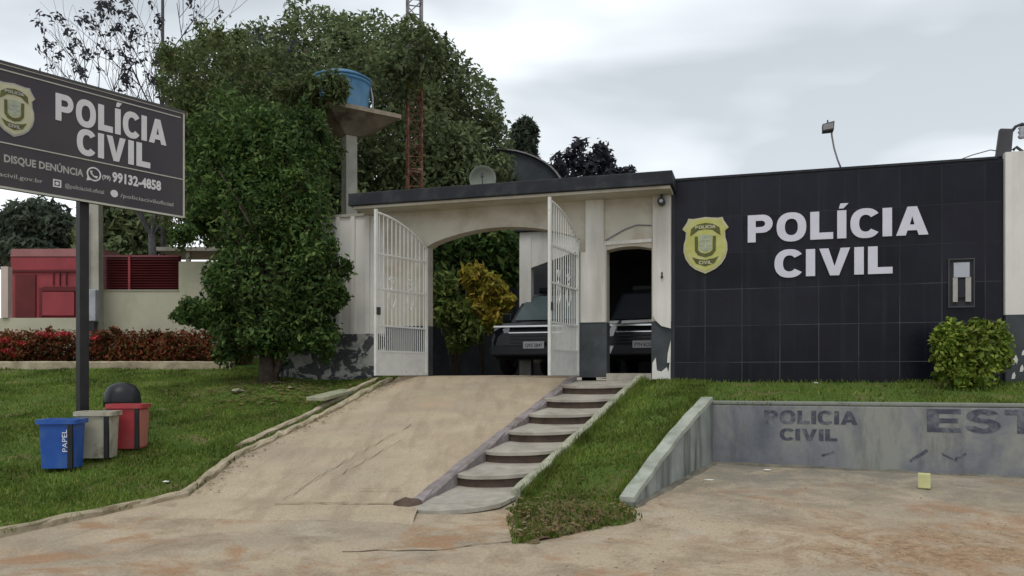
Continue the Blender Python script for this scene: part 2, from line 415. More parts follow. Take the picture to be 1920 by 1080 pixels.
M['darkwall'] = plain('dark_interior_wall', (0.035, 0.036, 0.042), 0.8, 0.2, 2)
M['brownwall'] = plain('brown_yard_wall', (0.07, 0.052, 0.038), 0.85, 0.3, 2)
M['roofdark'] = plain('dark_roof', (0.030, 0.036, 0.042), 0.7, 0.3, 2, dirt=(0.05, 0.055, 0.055), dscale=3)
M['dish'] = plain('dish_grey', (0.17, 0.19, 0.155), 0.5, 0.12, 5)
M['carpaint'] = plain('car_paint', (0.006, 0.008, 0.011), 0.22, 0.1, 2, spec=0.3)
M['carglass'] = plain('car_glass', (0.060, 0.085, 0.090), 0.08, 0.1, 2)
M['chrome'] = plain('chrome', (0.5, 0.5, 0.5), 0.2, 0.05, 3, metal=0.9)
M['rubber'] = plain('tyre_rubber', (0.012, 0.012, 0.012), 0.8, 0.2, 9)
M['plate'] = plain('number_plate', (0.48, 0.48, 0.50), 0.5, 0.1, 12)
M['platetext'] = plain('plate_text', (0.06, 0.06, 0.08), 0.5, 0.1, 12)
M['decal'] = plain('white_decal', (0.75, 0.75, 0.77), 0.4, 0.08, 6)
M['lamp'] = plain('lamp_lens', (0.42, 0.46, 0.50), 0.15, 0.1, 5)
M['winglass'] = plain('window_glass', (0.012, 0.013, 0.017), 0.2, 0.2, 3)
M['paleyellow'] = plain('pale_yellow_paint', (0.50, 0.50, 0.25), 0.8, 0.15, 5)
M['litter'] = plain('white_litter', (0.62, 0.62, 0.58), 0.6, 0.1, 5)
M['stone'] = plain('pale_stone', (0.30, 0.30, 0.21), 0.9, 0.2, 4, dirt=(0.18, 0.20, 0.11), dscale=3, bmp=0.4)
M['soil'] = plain('bare_soil', (0.115, 0.085, 0.050), 0.95, 0.35, 3, dirt=(0.06, 0.075, 0.025), dscale=2.5, bmp=0.6)
M['footdirt'] = plain('foot_dirt', (0.13, 0.12, 0.095), 0.95, 0.4, 5, bmp=0.5)
M['crack'] = plain('crack_dark', (0.12, 0.085, 0.055), 0.95, 0.3, 6)
M['mango'] = leafmat('mango_leaves', [(0.080,0.112,0.054), (0.110,0.148,0.066), (0.142,0.180,0.078), (0.195,0.225,0.105)], 0.6, 0.45, 0.65)
M['near'] = leafmat('near_tree_leaves', [(0.032,0.068,0.020), (0.055,0.108,0.028), (0.090,0.155,0.040), (0.160,0.215,0.060)], 0.6, 1.0, 0.5)
M['olive_leaf'] = leafmat('olive_leaves', [(0.058,0.088,0.034), (0.088,0.128,0.044), (0.120,0.160,0.056), (0.165,0.165,0.080)], 0.6, 0.7, 0.7)
M['far'] = leafmat('far_leaves', [(0.050,0.070,0.052), (0.070,0.092,0.062), (0.09,0.11,0.075)], 0.6, 0.7, 0.8)  # greyed green, with the haze of distance put into the leaf colour
M['purple'] = leafmat('dusky_leaves', [(0.040,0.040,0.052), (0.055,0.056,0.068), (0.070,0.072,0.080)], 0.6, 0.9, 0.8)
M['croton'] = leafmat('croton_leaves', [(0.12,0.17,0.03), (0.30,0.28,0.04), (0.42,0.33,0.05), (0.33,0.22,0.05)], 0.5, 1.3, 0.7)
M['yardleaf'] = leafmat('yard_leaves', [(0.06,0.10,0.025), (0.12,0.18,0.04), (0.20,0.22,0.06)], 0.5, 1.3, 0.7)
M['shrub'] = leafmat('shrub_leaves', [(0.06,0.11,0.015), (0.13,0.20,0.025), (0.21,0.28,0.04), (0.30,0.35,0.07)], 0.45, 2.0, 0.6)
M['hedge'] = leafmat('hedge_leaves', [(0.040,0.060,0.016), (0.12,0.055,0.022), (0.22,0.055,0.025), (0.30,0.065,0.035), (0.070,0.115,0.022)], 0.55, 1.2, 0.45)
M['flower'] = leafmat('hedge_flowers', [(0.42,0.03,0.04), (0.55,0.07,0.08), (0.35,0.04,0.03)], 0.55, 0.8, 0.9)
M['litterleaf'] = leafmat('fallen_leaves', [(0.16,0.09,0.035), (0.26,0.18,0.09), (0.10,0.06,0.03), (0.30,0.27,0.16)], 0.8, 1, 0.9)

# ------------------------------------------------------------------ lettering
def arc(cx, cz, rx, rz, a0, a1, n=14): return [(cx+rx*math.cos(R(a0+(a1-a0)*i/n)), cz+rz*math.sin(R(a0+(a1-a0)*i/n))) for i in range(n+1)]
def sup(cx, cz, rx, rz, a0, a1, n=28, e=2.3):
    o = []
    for i in range(n+1):
        t = R(a0+(a1-a0)*i/n); c, s = math.cos(t), math.sin(t)
        o.append((cx+rx*math.copysign(abs(c)**(2/e), c), cz+rz*math.copysign(abs(s)**(2/e), s)))
    return o
T = 0.27
def glyph(ch):
    """(list of polygons [outer, holes...], advance) at cap height 1"""
    if ch == 'I': return [[[(0,0),(T+.02,0),(T+.02,1),(0,1)]]], T+.02
    if ch == 'Í': return [[[(0,0),(T+.02,0),(T+.02,1),(0,1)]], [[(0.05,1.07),(0.2,1.07),(0.36,1.25),(0.1,1.25)]]], T+.02
    if ch == 'L': return [[[(0,0),(.74,0),(.74,.24),(T+.02,.24),(T+.02,1),(0,1)]]], .74
    if ch == 'E': return [[[(0,0),(.78,0),(.78,.2),(T,.2),(T,.4),(.72,.4),(.72,.6),(T,.6),(T,.8),(.77,.8),(.77,1),(0,1)]]], .78
    if ch == 'T': return [[[(.27,0),(.54,0),(.54,.78),(.81,.78),(.81,1),(0,1),(0,.78),(.27,.78)]]], .81
    if ch == 'P':
        o = [(0,0),(T,0),(T,.34)] + arc(.50,.67,.34,.33,-90,90) + [(0,1)]
        h = [(T,.55)] + arc(.46,.67,.13,.115,-90,90,8) + [(T,.785)]
        return [[o, h]], .84
    if ch == 'O':
        o = sup(.49,.5,.49,.53,0,360)[:-1]; h = sup(.49,.5,.215,.30,0,360)[:-1]
        return [[o, h]], .98
    if ch == 'C':
        o = sup(.48,.5,.48,.53,36,324) ; i = sup(.48,.5,.205,.30,320,40)
        return [[o + i]], .88
    if ch == 'V': return [[[(0,1),(.34,0),(.62,0),(.96,1),(.67,1),(.48,.33),(.29,1)]]], .96
    if ch == 'A': return [[[(0,0),(.29,0),(.345,.17),(.635,.17),(.69,0),(.98,0),(.635,1),(.345,1)], [(.415,.37),(.565,.37),(.49,.66)]]], .98
    if ch == 'S':
        o = (arc(.39,.715,.37,.30,20,180,10) + arc(.39,.715,.37,.29,190,255,6) + arc(.40,.30,.14,.12,80,-90,8) + arc(.38,.30,.14,.10,-95,-170,6)
             + arc(.38,.30,.38,.315,-175,-90,8) + arc(.40,.30,.39,.315,-88,78,12) + arc(.39,.705,.12,.10,260,180,6) + arc(.39,.705,.12,.10,170,30,8))
        return [[o]], .79
    return [], .4
def word(mb, txt, x0, x1, z0, h, y0, y1, gap=0.09, mi=0):
    adv = sum(glyph(c)[1] for c in txt) + gap*(len(txt)-1)
    sx = (x1-x0)/adv; x = x0
    for c in txt:
        polys, a = glyph(c)
        for loops in polys:
            mb.prism([[(x+p[0]*sx, z0+p[1]*h) for p in l] for l in loops], y0, y1, mi)
        x += (a+gap)*sx
    return mb
def smalltext(mb, txt, x0, x1, z0, h, y, bold=0.02, mi=0):
    cu = bpy.data.curves.new('t', 'FONT'); cu.body = txt; cu.size = 1; cu.offset = bold; cu.resolution_u = 2
    o = bpy.data.objects.new('t', cu); C.objects.link(o)
    dg = bpy.context.evaluated_depsgraph_get(); dg.update()
    me = bpy.data.meshes.new_from_object(o.evaluated_get(dg))
    vs = [v.co.copy() for v in me.vertices]; fs = [tuple(p.vertices) for p in me.polygons]
    xs = [v.x for v in vs]; zs = [v.y for v in vs]
    sx = (x1-x0)/(max(xs)-min(xs)); sz = h/0.73
    mb.add([(x0+(v.x-min(xs))*sx, y, z0+v.y*sz) for v in vs], fs, mi)
    bpy.data.objects.remove(o); bpy.data.curves.remove(cu); bpy.data.meshes.remove(me)
def shield(w, h, n=1.0):
    """outline of the badge, centred on 0,0"""
    r = [(0, -0.5), (0.10, -0.465), (0.22, -0.42), (0.34, -0.34), (0.43, -0.23), (0.475, -0.10), (0.47, 0.02), (0.43, 0.13), (0.425, 0.24),
         (0.50, 0.30), (0.46, 0.35), (0.40, 0.42), (0.37, 0.485), (0.27, 0.475), (0.14, 0.485), (0, 0.50)]
    l = [(-x, z) for x, z in reversed(r[1:-1])]
    return [(x*w*n, z*h*n) for x, z in r + l]
def badge(name, w, h, parent, loc, rot, main, pale, dark):
    root = empty(name, loc, rot) if parent is None else None
    def part(nm, mb, m):
        o = mb.build(nm, m, root if root else parent)
        if not root: o.location = loc
        return o
    a = MB(); a.prism([shield(w, h)], -0.012, 0.02); part('badge_plate', a, pale)
    a = MB(); a.prism([shield(w, h, 0.93)], -0.016, -0.011); part('badge_field', a, main)
    d = MB()
    # dark bands that carry the words, arched at the top, hanging at the bottom
    top = [(x*w, z*h) for x, z in [(-.33,.17),(-.31,.30),(-.18,.37),(0,.395),(.18,.37),(.31,.30),(.33,.17),(.26,.20),(.16,.265),(0,.285),(-.16,.265),(-.26,.20)]]
    bot = [(x*w, z*h) for x, z in [(-.29,-.20),(-.2,-.32),(0,-.375),(.2,-.32),(.29,-.20),(.18,-.235),(0,-.26),(-.18,-.235)]]
    d.prism([top], -0.020, -0.015); d.prism([bot], -0.020, -0.015)
    ring = [(x*w, z*h) for x, z in [(-.23,.16),(-.16,.16),(-.155,-.08),(-.1,-.125),(0,-.15),(.1,-.125),(.155,-.08),(.16,.16),(.23,.16),(.225,-.1),(.15,-.18),(0,-.215),(-.15,-.18),(-.225,-.1)]]
    d.prism([ring], -0.020, -0.015); part('badge_band', d, dark)
    g = MB(); g.prism([[(x*w, z*h) for x, z in [(-.135,.18),(.135,.18),(.13,-.07),(0,-.12),(-.13,-.07)]]], -0.020, -0.015)
    part('badge_centre', g, M['grey'])
    t = MB()
    word(t, 'POLICIA', -.22*w, .22*w, .295*h, .055*h, -0.024, -0.019)
    part('badge_lettering', t, pale); t = MB()
    word(t, 'CIVIL', -.14*w, .14*w, -.335*h, .06*h, -0.024, -0.019)
    part('badge_lettering', t, pale); t = MB()
    t.box(-.01*w, .01*w, -0.024, -0.019, -.06*h, .13*h); t.box(-.08*w, .08*w, -0.0245, -0.019, .085*h, .1*h)
    for s_ in (-1, 1): t.prism([[(s_*.08*w+x*w, z*h) for x, z in [(-.045,.03),(-.03,0),(.03,0),(.045,.03)]]], -0.024, -0.019)
    part('badge_scales', t, pale)
    return root

# ------------------------------------------------------------------ terrain
def ip(pts, v, k):
    """interpolate list of points on a polyline parameter 0..1 (uniform)"""
    f = v*(len(pts)-1); i = min(int(f), len(pts)-2); return pts[i].lerp(pts[i+1], f-i)
def street_z(y): return -1.821 + 0.0675*min(max(y, 5.2), 10.4)
def street_pt(pxx, pyy):
    k = (pyy-704)/1500; y = 1.821/(k+0.0675)
    if y < 5.2: y = 1.47/k
    return Vector(((pxx-960)/1500*y, y, street_z(y)))
def fbm(x, y, s=1.0): return mnoise.fractal(Vector((x*s, y*s, 3.3)), 1.0, 2.0, 4)
gx = [-400,-120,-50,-25]+[-14+0.35*i for i in range(81)]+[20,40,110,400]
gy = [-60,-20,-5]+[0+0.3*i for i in range(60)]+[20,25,40,80,200,600]
b = MB()
for y in gy:
    for x in gx:
        z = street_z(y)
        if y > 10.6: z = min(-0.3, street_z(10.4) + (y-10.6)*0.24)
        elif abs(x) < 14 and 3 < y < 10.4: z += 0.018*fbm(x, y, 0.8)
        b.v.append((x, y, z))
nx = len(gx)
b.f = [(j*nx+i, j*nx+i+1, (j+1)*nx+i+1, (j+1)*nx+i) for j in range(len(gy)-1) for i in range(nx-1)]; b.m = [0]*len(b.f)
tag(b.build('ground', M['ground'], smooth=True), kind='structure')

# left edge of driveway / lawn
EDGE = [Vector(p) for p in [(-40, 4.2, -1.45), (-9, 5.0, -1.47)]] + [street_pt(-330, 1062), street_pt(0, 1005), street_pt(240, 955), street_pt(345, 932),
        Vector((-3.33, 9.6, -1.0)), Vector((-2.78, 11.3, -0.64)), Vector((-2.33, 12.5, -0.30)), Vector((-2.02, 13.3, -0.085)), Vector((-1.95, 13.75, -0.03))]
SL0, SL1 = Vector((-0.91, 8.0, -1.262)), Vector((1.0, 13.0, -0.07))
SR0, SR1 = Vector((0.0, 8.0, -1.262)), Vector((2.05, 12.72, -0.07))
def SL(t): return SL0.lerp(SL1, t)
def SR(t): return SR0.lerp(SR1, t)
# driveway: ruled between its left edge and the left side of the steps
DL = [street_pt(300, 985), street_pt(345, 932), Vector((-3.33, 9.6, -1.0)), Vector((-2.78, 11.3, -0.64)), Vector((-2.33, 12.5, -0.30)), Vector((-1.95, 13.6, -0.03)), Vector((-1.75, 14.3, -0.012))]
DR = [street_pt(770, 990), SL(0.0), SL(0.24), SL(0.5), SL(0.78), SL(1.0) + Vector((0, 0, 0.02)), Vector((1.35, 13.4, -0.012))]
b = MB(); nu, nv = 24, 60
for j in range(nv+1):
    a_, c_ = ip(DL, j/nv, 0), ip(DR, j/nv, 0)
    for i in range(nu+1):
        p = a_.lerp(c_, i/nu); lift = 0.012 if j > 2 else -0.01
        b.v.append((p.x, p.y, p.z + lift + 0.008*fbm(p.x, p.y, 1.2)))
b.f = [(j*(nu+1)+i, j*(nu+1)+i+1, (j+1)*(nu+1)+i+1, (j+1)*(nu+1)+i) for j in range(nv) for i in range(nu)]; b.m = [0]*len(b.f)
drive = tag(b.build('driveway', M['drive'], smooth=True), kind='structure')
def drive_z(x, y):
    best = None
    for j in range(40):
        a_, c_ = ip(DL, j/39, 0), ip(DR, j/39, 0)
        u = (x-a_.x)/(c_.x-a_.x) if abs(c_.x-a_.x) > 1e-6 else 0
        p = a_.lerp(c_, u); d = abs(p.y-y)
        if best is None or d < best[0]: best = (d, p.z)
    return best[1]
# cracks and joints in the driveway concrete
def crack(pts, w, zf, seed):
    rnd = random.Random(seed); mb = MB(); P = []
    for i in range(len(pts)-1):
        for k in range(6):
            t = k/6; P.append((pts[i][0]*(1-t)+pts[i+1][0]*t + rnd.uniform(-.02, .02), pts[i][1]*(1-t)+pts[i+1][1]*t + rnd.uniform(-.02, .02)))
    for i in range(len(P)-1):
        d = Vector((P[i+1][0]-P[i][0], P[i+1][1]-P[i][1], 0)).normalized(); q = Vector((-d.y, d.x, 0)) * w * rnd.uniform(.4, 1.2)
        A, B = Vector((P[i][0], P[i][1], zf(*P[i]))), Vector((P[i+1][0], P[i+1][1], zf(*P[i+1])))
        mb.add([A-q, B-q, B+q, A+q], [(0,1,2,3)])
    return mb
gz = lambda x, y: street_z(y) + 0.018*fbm(x, y, 0.8) + 0.006
dz = lambda x, y: drive_z(x, y) + 0.026
for k, (pts, w, f) in enumerate([
    ([(-2.35, 7.85), (-1.9, 7.9), (-1.5, 7.86), (-1.0, 7.82)], 0.012, lambda x, y: max(dz(x, y), gz(x, y)+0.02)),
    ([(0.0, 7.35), (0.02, 7.0), (0.04, 6.62)], 0.016, gz),
    ([(-2.3, 8.0), (-2.2, 8.5), (-1.95, 9.2), (-1.7, 9.9), (-1.3, 10.9)], 0.0045, dz),
    ([(-1.95, 8.6), (-1.7, 9.3), (-1.35, 10.2)], 0.004, dz),
    ([(-1.7, 8.3), (-1.35, 8.28), (-1.1, 8.25)], 0.006, dz),
    ([(0.0, 6.6), (-0.6, 6.35), (-1.5, 6.3)], 0.009, gz)]):
    tag(crack(pts, w, f, k).build('crack', M['crack'], fixn=False), kind='structure')

def ribbon(pts, w, h, seed=0, rough=0.012, below=0.12):
    """a cast kerb following a polyline, its edges slightly broken"""
    rnd = random.Random(seed); P = []
    for i in range(len(pts)-1):
        n = max(1, int((pts[i+1]-pts[i]).length/0.14))
        for k in range(n): P.append(pts[i].lerp(pts[i+1], k/n))
    P.append(pts[-1]); mb = MB(); vs = []
    for i, p in enumerate(P):
        d = P[min(i+1, len(P)-1)] - P[max(i-1, 0)]; d.z = 0; d.normalize(); q = Vector((-d.y, d.x, 0))
        j = lambda: rnd.uniform(-rough, rough)
        for (o, z) in ((-w/2, -below), (-w/2+j(), h-0.02+j()), (-w/2+0.02+j(), h+j()*.7), (w/2-0.02+j(), h+j()*.7), (w/2+j(), h-0.02+j()), (w/2, -below)):
            vs.append(p + q*o + Vector((0, 0, z)))
    fs = [(i*6+k, i*6+(k+1) % 6, (i+1)*6+(k+1) % 6, (i+1)*6+k) for i in range(len(P)-1) for k in range(6)]
    fs += [(5,4,3,2,1,0), tuple(range((len(P)-1)*6, len(P)*6))]
    return mb.add(vs, fs)
kl = tag(ribbon([p + Vector((-0.0, 0.0, 0)) for p in EDGE[1:-1]], 0.11, 0.065, 3, 0.018).build('kerb', M['kerb'], smooth=False),
         'low crumbling concrete kerb between the left lawn and the driveway', 'kerb')
tag(ribbon([Vector((-3.42, 10.0, -0.90)), Vector((-2.98, 11.3, -0.62)), Vector((-2.55, 12.5, -0.28)), Vector((-2.25, 13.3, -0.085))], 0.09, 0.05, 8, 0.015).build('kerb', M['kerb']),
    'short inner kerb running up to the open left gate leaf', 'kerb')

# left lawn
def lawn_plane(x, y): return -1.37 + 0.17*(y-6.9) + 0.02*fbm(x, y, 0.7) + 0.10*math.exp(-((x+4.0)**2+(y-13.2)**2)/0.8)
def edge_near(x, y):
    best = (1e9, 0)
    for i in range(len(EDGE)-1):
        a_, c_ = EDGE[i], EDGE[i+1]; dx, dy = c_.x-a_.x, c_.y-a_.y
        t = max(0, min(1, ((x-a_.x)*dx+(y-a_.y)*dy)/(dx*dx+dy*dy)))
        d = math.hypot(a_.x+dx*t-x, a_.y+dy*t-y)
        if d < best[0]: best = (d, a_.z+(c_.z-a_.z)*t)
    return best
def lawn_z(x, y):
    d, ez = edge_near(x, y); t = min(1, d/1.3); t = t*t*(3-2*t)
    return (ez+0.02)*(1-t) + lawn_plane(x, y)*t
def edge_x(y):
    for i in range(len(EDGE)-1):
        a_, c_ = EDGE[i], EDGE[i+1]
        if a_.y <= y <= c_.y: return a_.x + (c_.x-a_.x)*(y-a_.y)/(c_.y-a_.y)
    return EDGE[-1].x
b = MB(); rows = 80; cols = 60
for j in range(rows+1):
    y = 4.25 + (17.2-4.25)*(j/rows)
    ex = edge_x(min(y, 13.74)) if y < 14.2 else -3.6
    for i in range(cols+1):
        t = i/cols; x = ex - 0.03 - (t**1.6)*(max(0.1, 40+ex))
        b.v.append((x, y, lawn_z(x, y)))
b.f = [(j*(cols+1)+i, (j+1)*(cols+1)+i, (j+1)*(cols+1)+i+1, j*(cols+1)+i+1) for j in range(rows) for i in range(cols)]; b.m = [0]*len(b.f)
tag(b.build('lawn', M['lawn'], smooth=True), kind='structure')

# right grass strip and upper bank
C1 = Vector((2.47, 10.30, -0.33)); E1 = Vector((1.09, 7.86, -1.24))
LA = [Vector((0.02, 6.55, -1.375)), Vector((0.03, 7.3, -1.31)), SR(0.0)+Vector((.05, 0, 0)), SR(0.2)+Vector((.05, 0, 0)), SR(0.4)+Vector((.05, 0, 0)), SR(0.6)+Vector((.05, 0, 0)), SR(0.8)+Vector((.05, 0, 0)), SR(1.0)+Vector((.05, 0, -.02))]
RA = [Vector((0.35, 6.72, -1.36)), Vector((1.15, 7.35, -1.31)), E1+Vector((-.04, 0, -0.01)), E1.lerp(C1, .33)+Vector((-.05, 0, -0.03)), E1.lerp(C1, .66)+Vector((-.05, 0, -0.03)), C1+Vector((-.05, 0, -0.03)), Vector((2.75, 11.3, -0.24)), Vector((3.1, 12.5, -0.10))]
def ruled(A, B, nu, nv, amp=0.015, rag=0.0):
    mb = MB()
    for j in range(nv+1):
        a_, c_ = ip(A, j/nv, 0), ip(B, j/nv, 0)
        for i in range(nu+1):
            p = a_.lerp(c_, i/nu); e = min(i/nu, 1-i/nu)*4
            q = Vector((0, 0, 0))
            if rag and j/nv < .30 and (i in (0, nu) or j == 0):
                q = Vector((fbm(p.x*1.0, p.y, 5.0), fbm(p.y, p.x, 5.0), 0))*rag; q.z = -.02
            mb.v.append((p.x+q.x, p.y+q.y, p.z + q.z + amp*min(1, e)*(1+fbm(p.x, p.y, 1.7)) ))
    mb.f = [(j*(nu+1)+i, j*(nu+1)+i+1, (j+1)*(nu+1)+i+1, (j+1)*(nu+1)+i) for j in range(nv) for i in range(nu)]; mb.m = [0]*len(mb.f)
    return mb
tag(ruled(LA, RA, 16, 70, 0.03, .16).build('grass_strip', M['lawn'], smooth=True), kind='structure')
BA = [C1 + U*(-0.02 + 9.5*i/8) + Vector((0, 0, -0.02)) + NV*0.09 for i in range(9)]
BB = [Vector((3.1, 12.42, -0.10)) + U*(9.5*i/8) + NV*0.1 for i in range(9)]
tag(ruled(BA, BB, 14, 60, 0.03).build('grass_bank', M['lawn'], smooth=True), kind='structure')
BC = [Vector((2.05, 12.7, -0.09)), Vector((2.75, 11.9, -0.2))]
# small apron in front of the portal's right pillar
b = MB(); b.add([SR(1.0)+Vector((.03, 0, -.03)), Vector((3.12, 12.40, -.101)), FL(.6, .1, -.06), FL(-1.3, .1, -.04)], [(0,1,2,3)])
tag(b.build('threshold_ground', M['soil'], fixn=False), kind='structure')
# yard floor
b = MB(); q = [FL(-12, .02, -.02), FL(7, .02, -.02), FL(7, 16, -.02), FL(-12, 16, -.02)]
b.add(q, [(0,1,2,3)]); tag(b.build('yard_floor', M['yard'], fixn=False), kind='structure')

# grass blades
def blades(name, sampler, n, h, seed):
    rnd = np.random.RandomState(seed); P = sampler(rnd, n); n = len(P)
    ang = rnd.rand(n)*2*PI; w = 0.006+0.007*rnd.rand(n); hh = h*(0.5+rnd.rand(n))
    lean = rnd.randn(n, 2)*0.35*hh[:, None]
    dx = np.stack([np.cos(ang)*w, np.sin(ang)*w, np.zeros(n)], 1)
    tip = P + np.concatenate([lean, hh[:, None]], 1)
    V = np.empty((n*3, 3), np.float32); V[0::3] = P-dx; V[1::3] = P+dx; V[2::3] = tip
    me = bpy.data.meshes.new(name); me.vertices.add(n*3); me.vertices.foreach_set('co', V.ravel())
    me.loops.add(n*3); me.loops.foreach_set('vertex_index', np.arange(n*3, dtype=np.int32))
    me.polygons.add(n); me.polygons.foreach_set('loop_start', np.arange(0, n*3, 3, dtype=np.int32))
    me.materials.append(M['blade']); me.update(calc_edges=True)
    o = bpy.data.objects.new(name, me); C.objects.link(o); return tag(o, kind='stuff')
def samp_left(rnd, n):
    out = []
    while len(out) < n:
        y = 5.2 + 10.6*rnd.rand()**1.25; x = edge_x(min(y, 13.7)) - 0.05 - rnd.rand()*(0.62*y+2.2) if rnd.rand() > .07 else edge_x(min(y, 13.7)) + .05 - abs(rnd.randn())*.14
        if x/y < -0.70: continue
        if fbm(x, y, 1.1) < -0.25 and rnd.rand() < .7: continue
        if (x+4.0)**2/1.6+(y-13.2)**2/.7 < 1 and rnd.rand() < .85: continue
        out.append((x, y, lawn_z(x, y)-.005))
    return np.array(out)
def thin(p, rnd): return fbm(p.x, p.y, 1.6) > .28 and rnd.rand() < .7
def samp_ruled(A, B, edge=0.3):
    def f(rnd, n):
        out = []
        for _ in range(n):
            v = rnd.rand(); u = rnd.rand()
            if rnd.rand() < edge: u = abs(rnd.randn())*.08 if rnd.rand() < .5 else 1-abs(rnd.randn())*.05
            if v < .28 and rnd.rand() < .25: u = u*1.14-.07
            else: u = min(max(u, -.01), 1.0)
            if rnd.rand() < .02: v = -0.0; 
            p = ip(A, v, 0).lerp(ip(B, v, 0), u)
            if v < .28 and rnd.rand() < .72: continue
            if thin(p, rnd): continue
            e = min(u, 1-u)*4
            out.append((p.x, p.y, p.z + .03*min(1, e)*(1+fbm(p.x, p.y, 1.7)) - .004))
        return np.array(out)
    return f
tag(blades('grass', samp_left, 62000, 0.042, 1), 'short green grass on the sloping left lawn', 'grass')
tag(blades('grass', samp_ruled(LA, RA, .3), 24000, 0.042, 2), 'green grass between the steps and the grey side wall', 'grass')
tag(blades('grass', samp_ruled(BA, BB, .35), 26000, 0.05, 3), 'grass along the foot of the black tiled wall', 'grass')
# fallen leaves
def scatter_leaves(name, pts, size, mat_, seed):
    rnd = random.Random(seed); mb = MB()
    for p in pts:
        a_ = rnd.uniform(0, 2*PI); s_ = size*rnd.uniform(.5, 1.3); t = rnd.uniform(-.3, .3)
        d = Vector((math.cos(a_), math.sin(a_), t)); q = Vector((-math.sin(a_), math.cos(a_), rnd.uniform(-.3, .3)))
        c = Vector(p) + Vector((0, 0, .02))
        mb.add([c-d*s_, c-q*s_*.5, c+d*s_, c+q*s_*.5], [(0,1,2,3)])
    return mb.build(name, mat_, fixn=False)
rnd = random.Random(5); pts = []
for _ in range(420):
    v = min(.42, abs(rnd.gauss(.14, .13))); u = rnd.random(); p = ip(LA, v, 0).lerp(ip(RA, v, 0), u); pts.append(p + Vector((0, 0, .035)))
tag(scatter_leaves('fallen_leaves', pts, .028, M['litterleaf'], 6), 'dry leaves scattered over the lower end of the grass strip', 'leaves', kind='stuff')
pts = []
for _ in range(700):
    x = rnd.gauss(-3.9, .8); y = rnd.gauss(13.0, .65)
    if x < edge_x(min(y, 13.7)) - .1 and y < 14: pts.append((x, y, lawn_z(x, y)+.015))
tag(scatter_leaves('fallen_leaves', pts, .045, M['litterleaf'], 7), 'dry leaves on bare soil under the near tree', 'leaves', kind='stuff')
pts = []
for _ in range(260):
    x = rnd.uniform(1.3, 8); y = rnd.uniform(6, 10) - .0; 
    if y < 11.0 - .3*x - .1 and x > 1.2+(y-7.8)*.6: pts.append((x, y, gz(x, y)))
# pebbles on the parking lot
b = MB()
for _ in range(520):
    x = rnd.uniform(.2, 8); y = rnd.uniform(5.6, 9.6)
    if y > 10.7-.3*x or x < 1.25+(y-7.8)*.6: continue
    s_ = rnd.uniform(.004, .011); b.lathe([(s_*.6, 0), (s_, s_*.5), (s_*.5, s_*.9)], (x, y, gz(x, y)-.006), 6)
tag(b.build('pebbles', M['kerb'], smooth=True), 'small pebbles strewn on the parking ground', 'pebbles', kind='stuff')

# ------------------------------------------------------------------ steps
st = empty('stairway', SL(0.0).lerp(SR(0.0), .5)); tag(st, 'wide shallow concrete steps with rounded nosings climbing to the small doorway', 'steps')
NST = 7
for i in range(-1, NST):
    t0, t1 = i/NST, (i+1)/NST + .035
    z = -1.168 + 0.182*i if i >= 0 else -1.20
    if i < 0: t0, t1 = -.05, .03; z = -1.215
    wl, wr = SL(t0), SR(t0); bl, brr = SL(t1), SR(t1)
    fwd = (SL(0)-SL(1)); fwd.z = 0; fwd.normalize()
    def outline(bulge, inset):
        o = []
        for k in range(15):
            w_ = k/14; p = wl.lerp(wr, inset + w_*(1-2*inset)); p = p + fwd*bulge*(1-abs(2*w_-1)**2.6); o.append((p.x, p.y))
        o += [(brr.x, brr.y), (bl.x, bl.y)]
        return o
    bulge = .20 if i >= 0 else .20
    a_ = MB(); a_.prism([outline(bulge, .01)], z-.04, z, 0, 'xy')
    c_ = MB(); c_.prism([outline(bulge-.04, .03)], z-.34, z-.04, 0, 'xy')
    zback = (bl + brr)*.5; sl_ = .072 if i >= 0 else .1
    for q_ in (a_, c_):
        q_.v = [(x_, y_, z_ - sl_*max(0, (Vector((x_, y_, 0))-Vector((zback.x, zback.y, 0))).dot(fwd))) for (x_, y_, z_) in q_.v]
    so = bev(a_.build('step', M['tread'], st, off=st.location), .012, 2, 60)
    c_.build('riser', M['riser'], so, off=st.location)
kt = lambda f, w, h, sd, t0=0.0: ribbon([f(t0+(1-t0)*k/10) + Vector((0, 0, .02)) for k in range(11)], w, h, sd, .012, .3)
mbk = kt(SL, .13, .045, 21, -.02); mbk.build('kerb', M['kerbpurple'], st, off=st.location)['label'] = 'purplish grey left kerb of the steps'
mbk = kt(SR, .11, .075, 22, 0.02); mbk.build('kerb', M['kerbgreen'], st, off=st.location)['label'] = 'pale mossy right kerb of the steps'
# broken lump at the foot of the left kerb
b = MB(); rk = random.Random(2)
def rock(mb, c, sx, sy, sz, sd):
    r_ = random.Random(sd); vs = []; seg = 9
    rings = [(.75, 0), (1, .35), (.8, .8), (.3, 1)]
    for q, z in rings:
        for k in range(seg):
            t = 2*PI*k/seg; j = r_.uniform(.8, 1.15)
            vs.append((c[0]+sx*q*j*math.cos(t), c[1]+sy*q*j*math.sin(t), c[2]+sz*z*r_.uniform(.85, 1.1)))
    fs = [(a*seg+k, a*seg+(k+1) % seg, (a+1)*seg+(k+1) % seg, (a+1)*seg+k) for a in range(3) for k in range(seg)]
    fs += [tuple(range(seg-1, -1, -1)), tuple(range(3*seg, 4*seg))]
    mb.add(vs, fs)
rock(b, (-1.03, 7.86, -1.31), .15, .10, .11, 4)
tag(b.build('rubble_lump', M['riser'], smooth=False), 'brown broken lump of mortar at the foot of the steps', 'rubble')

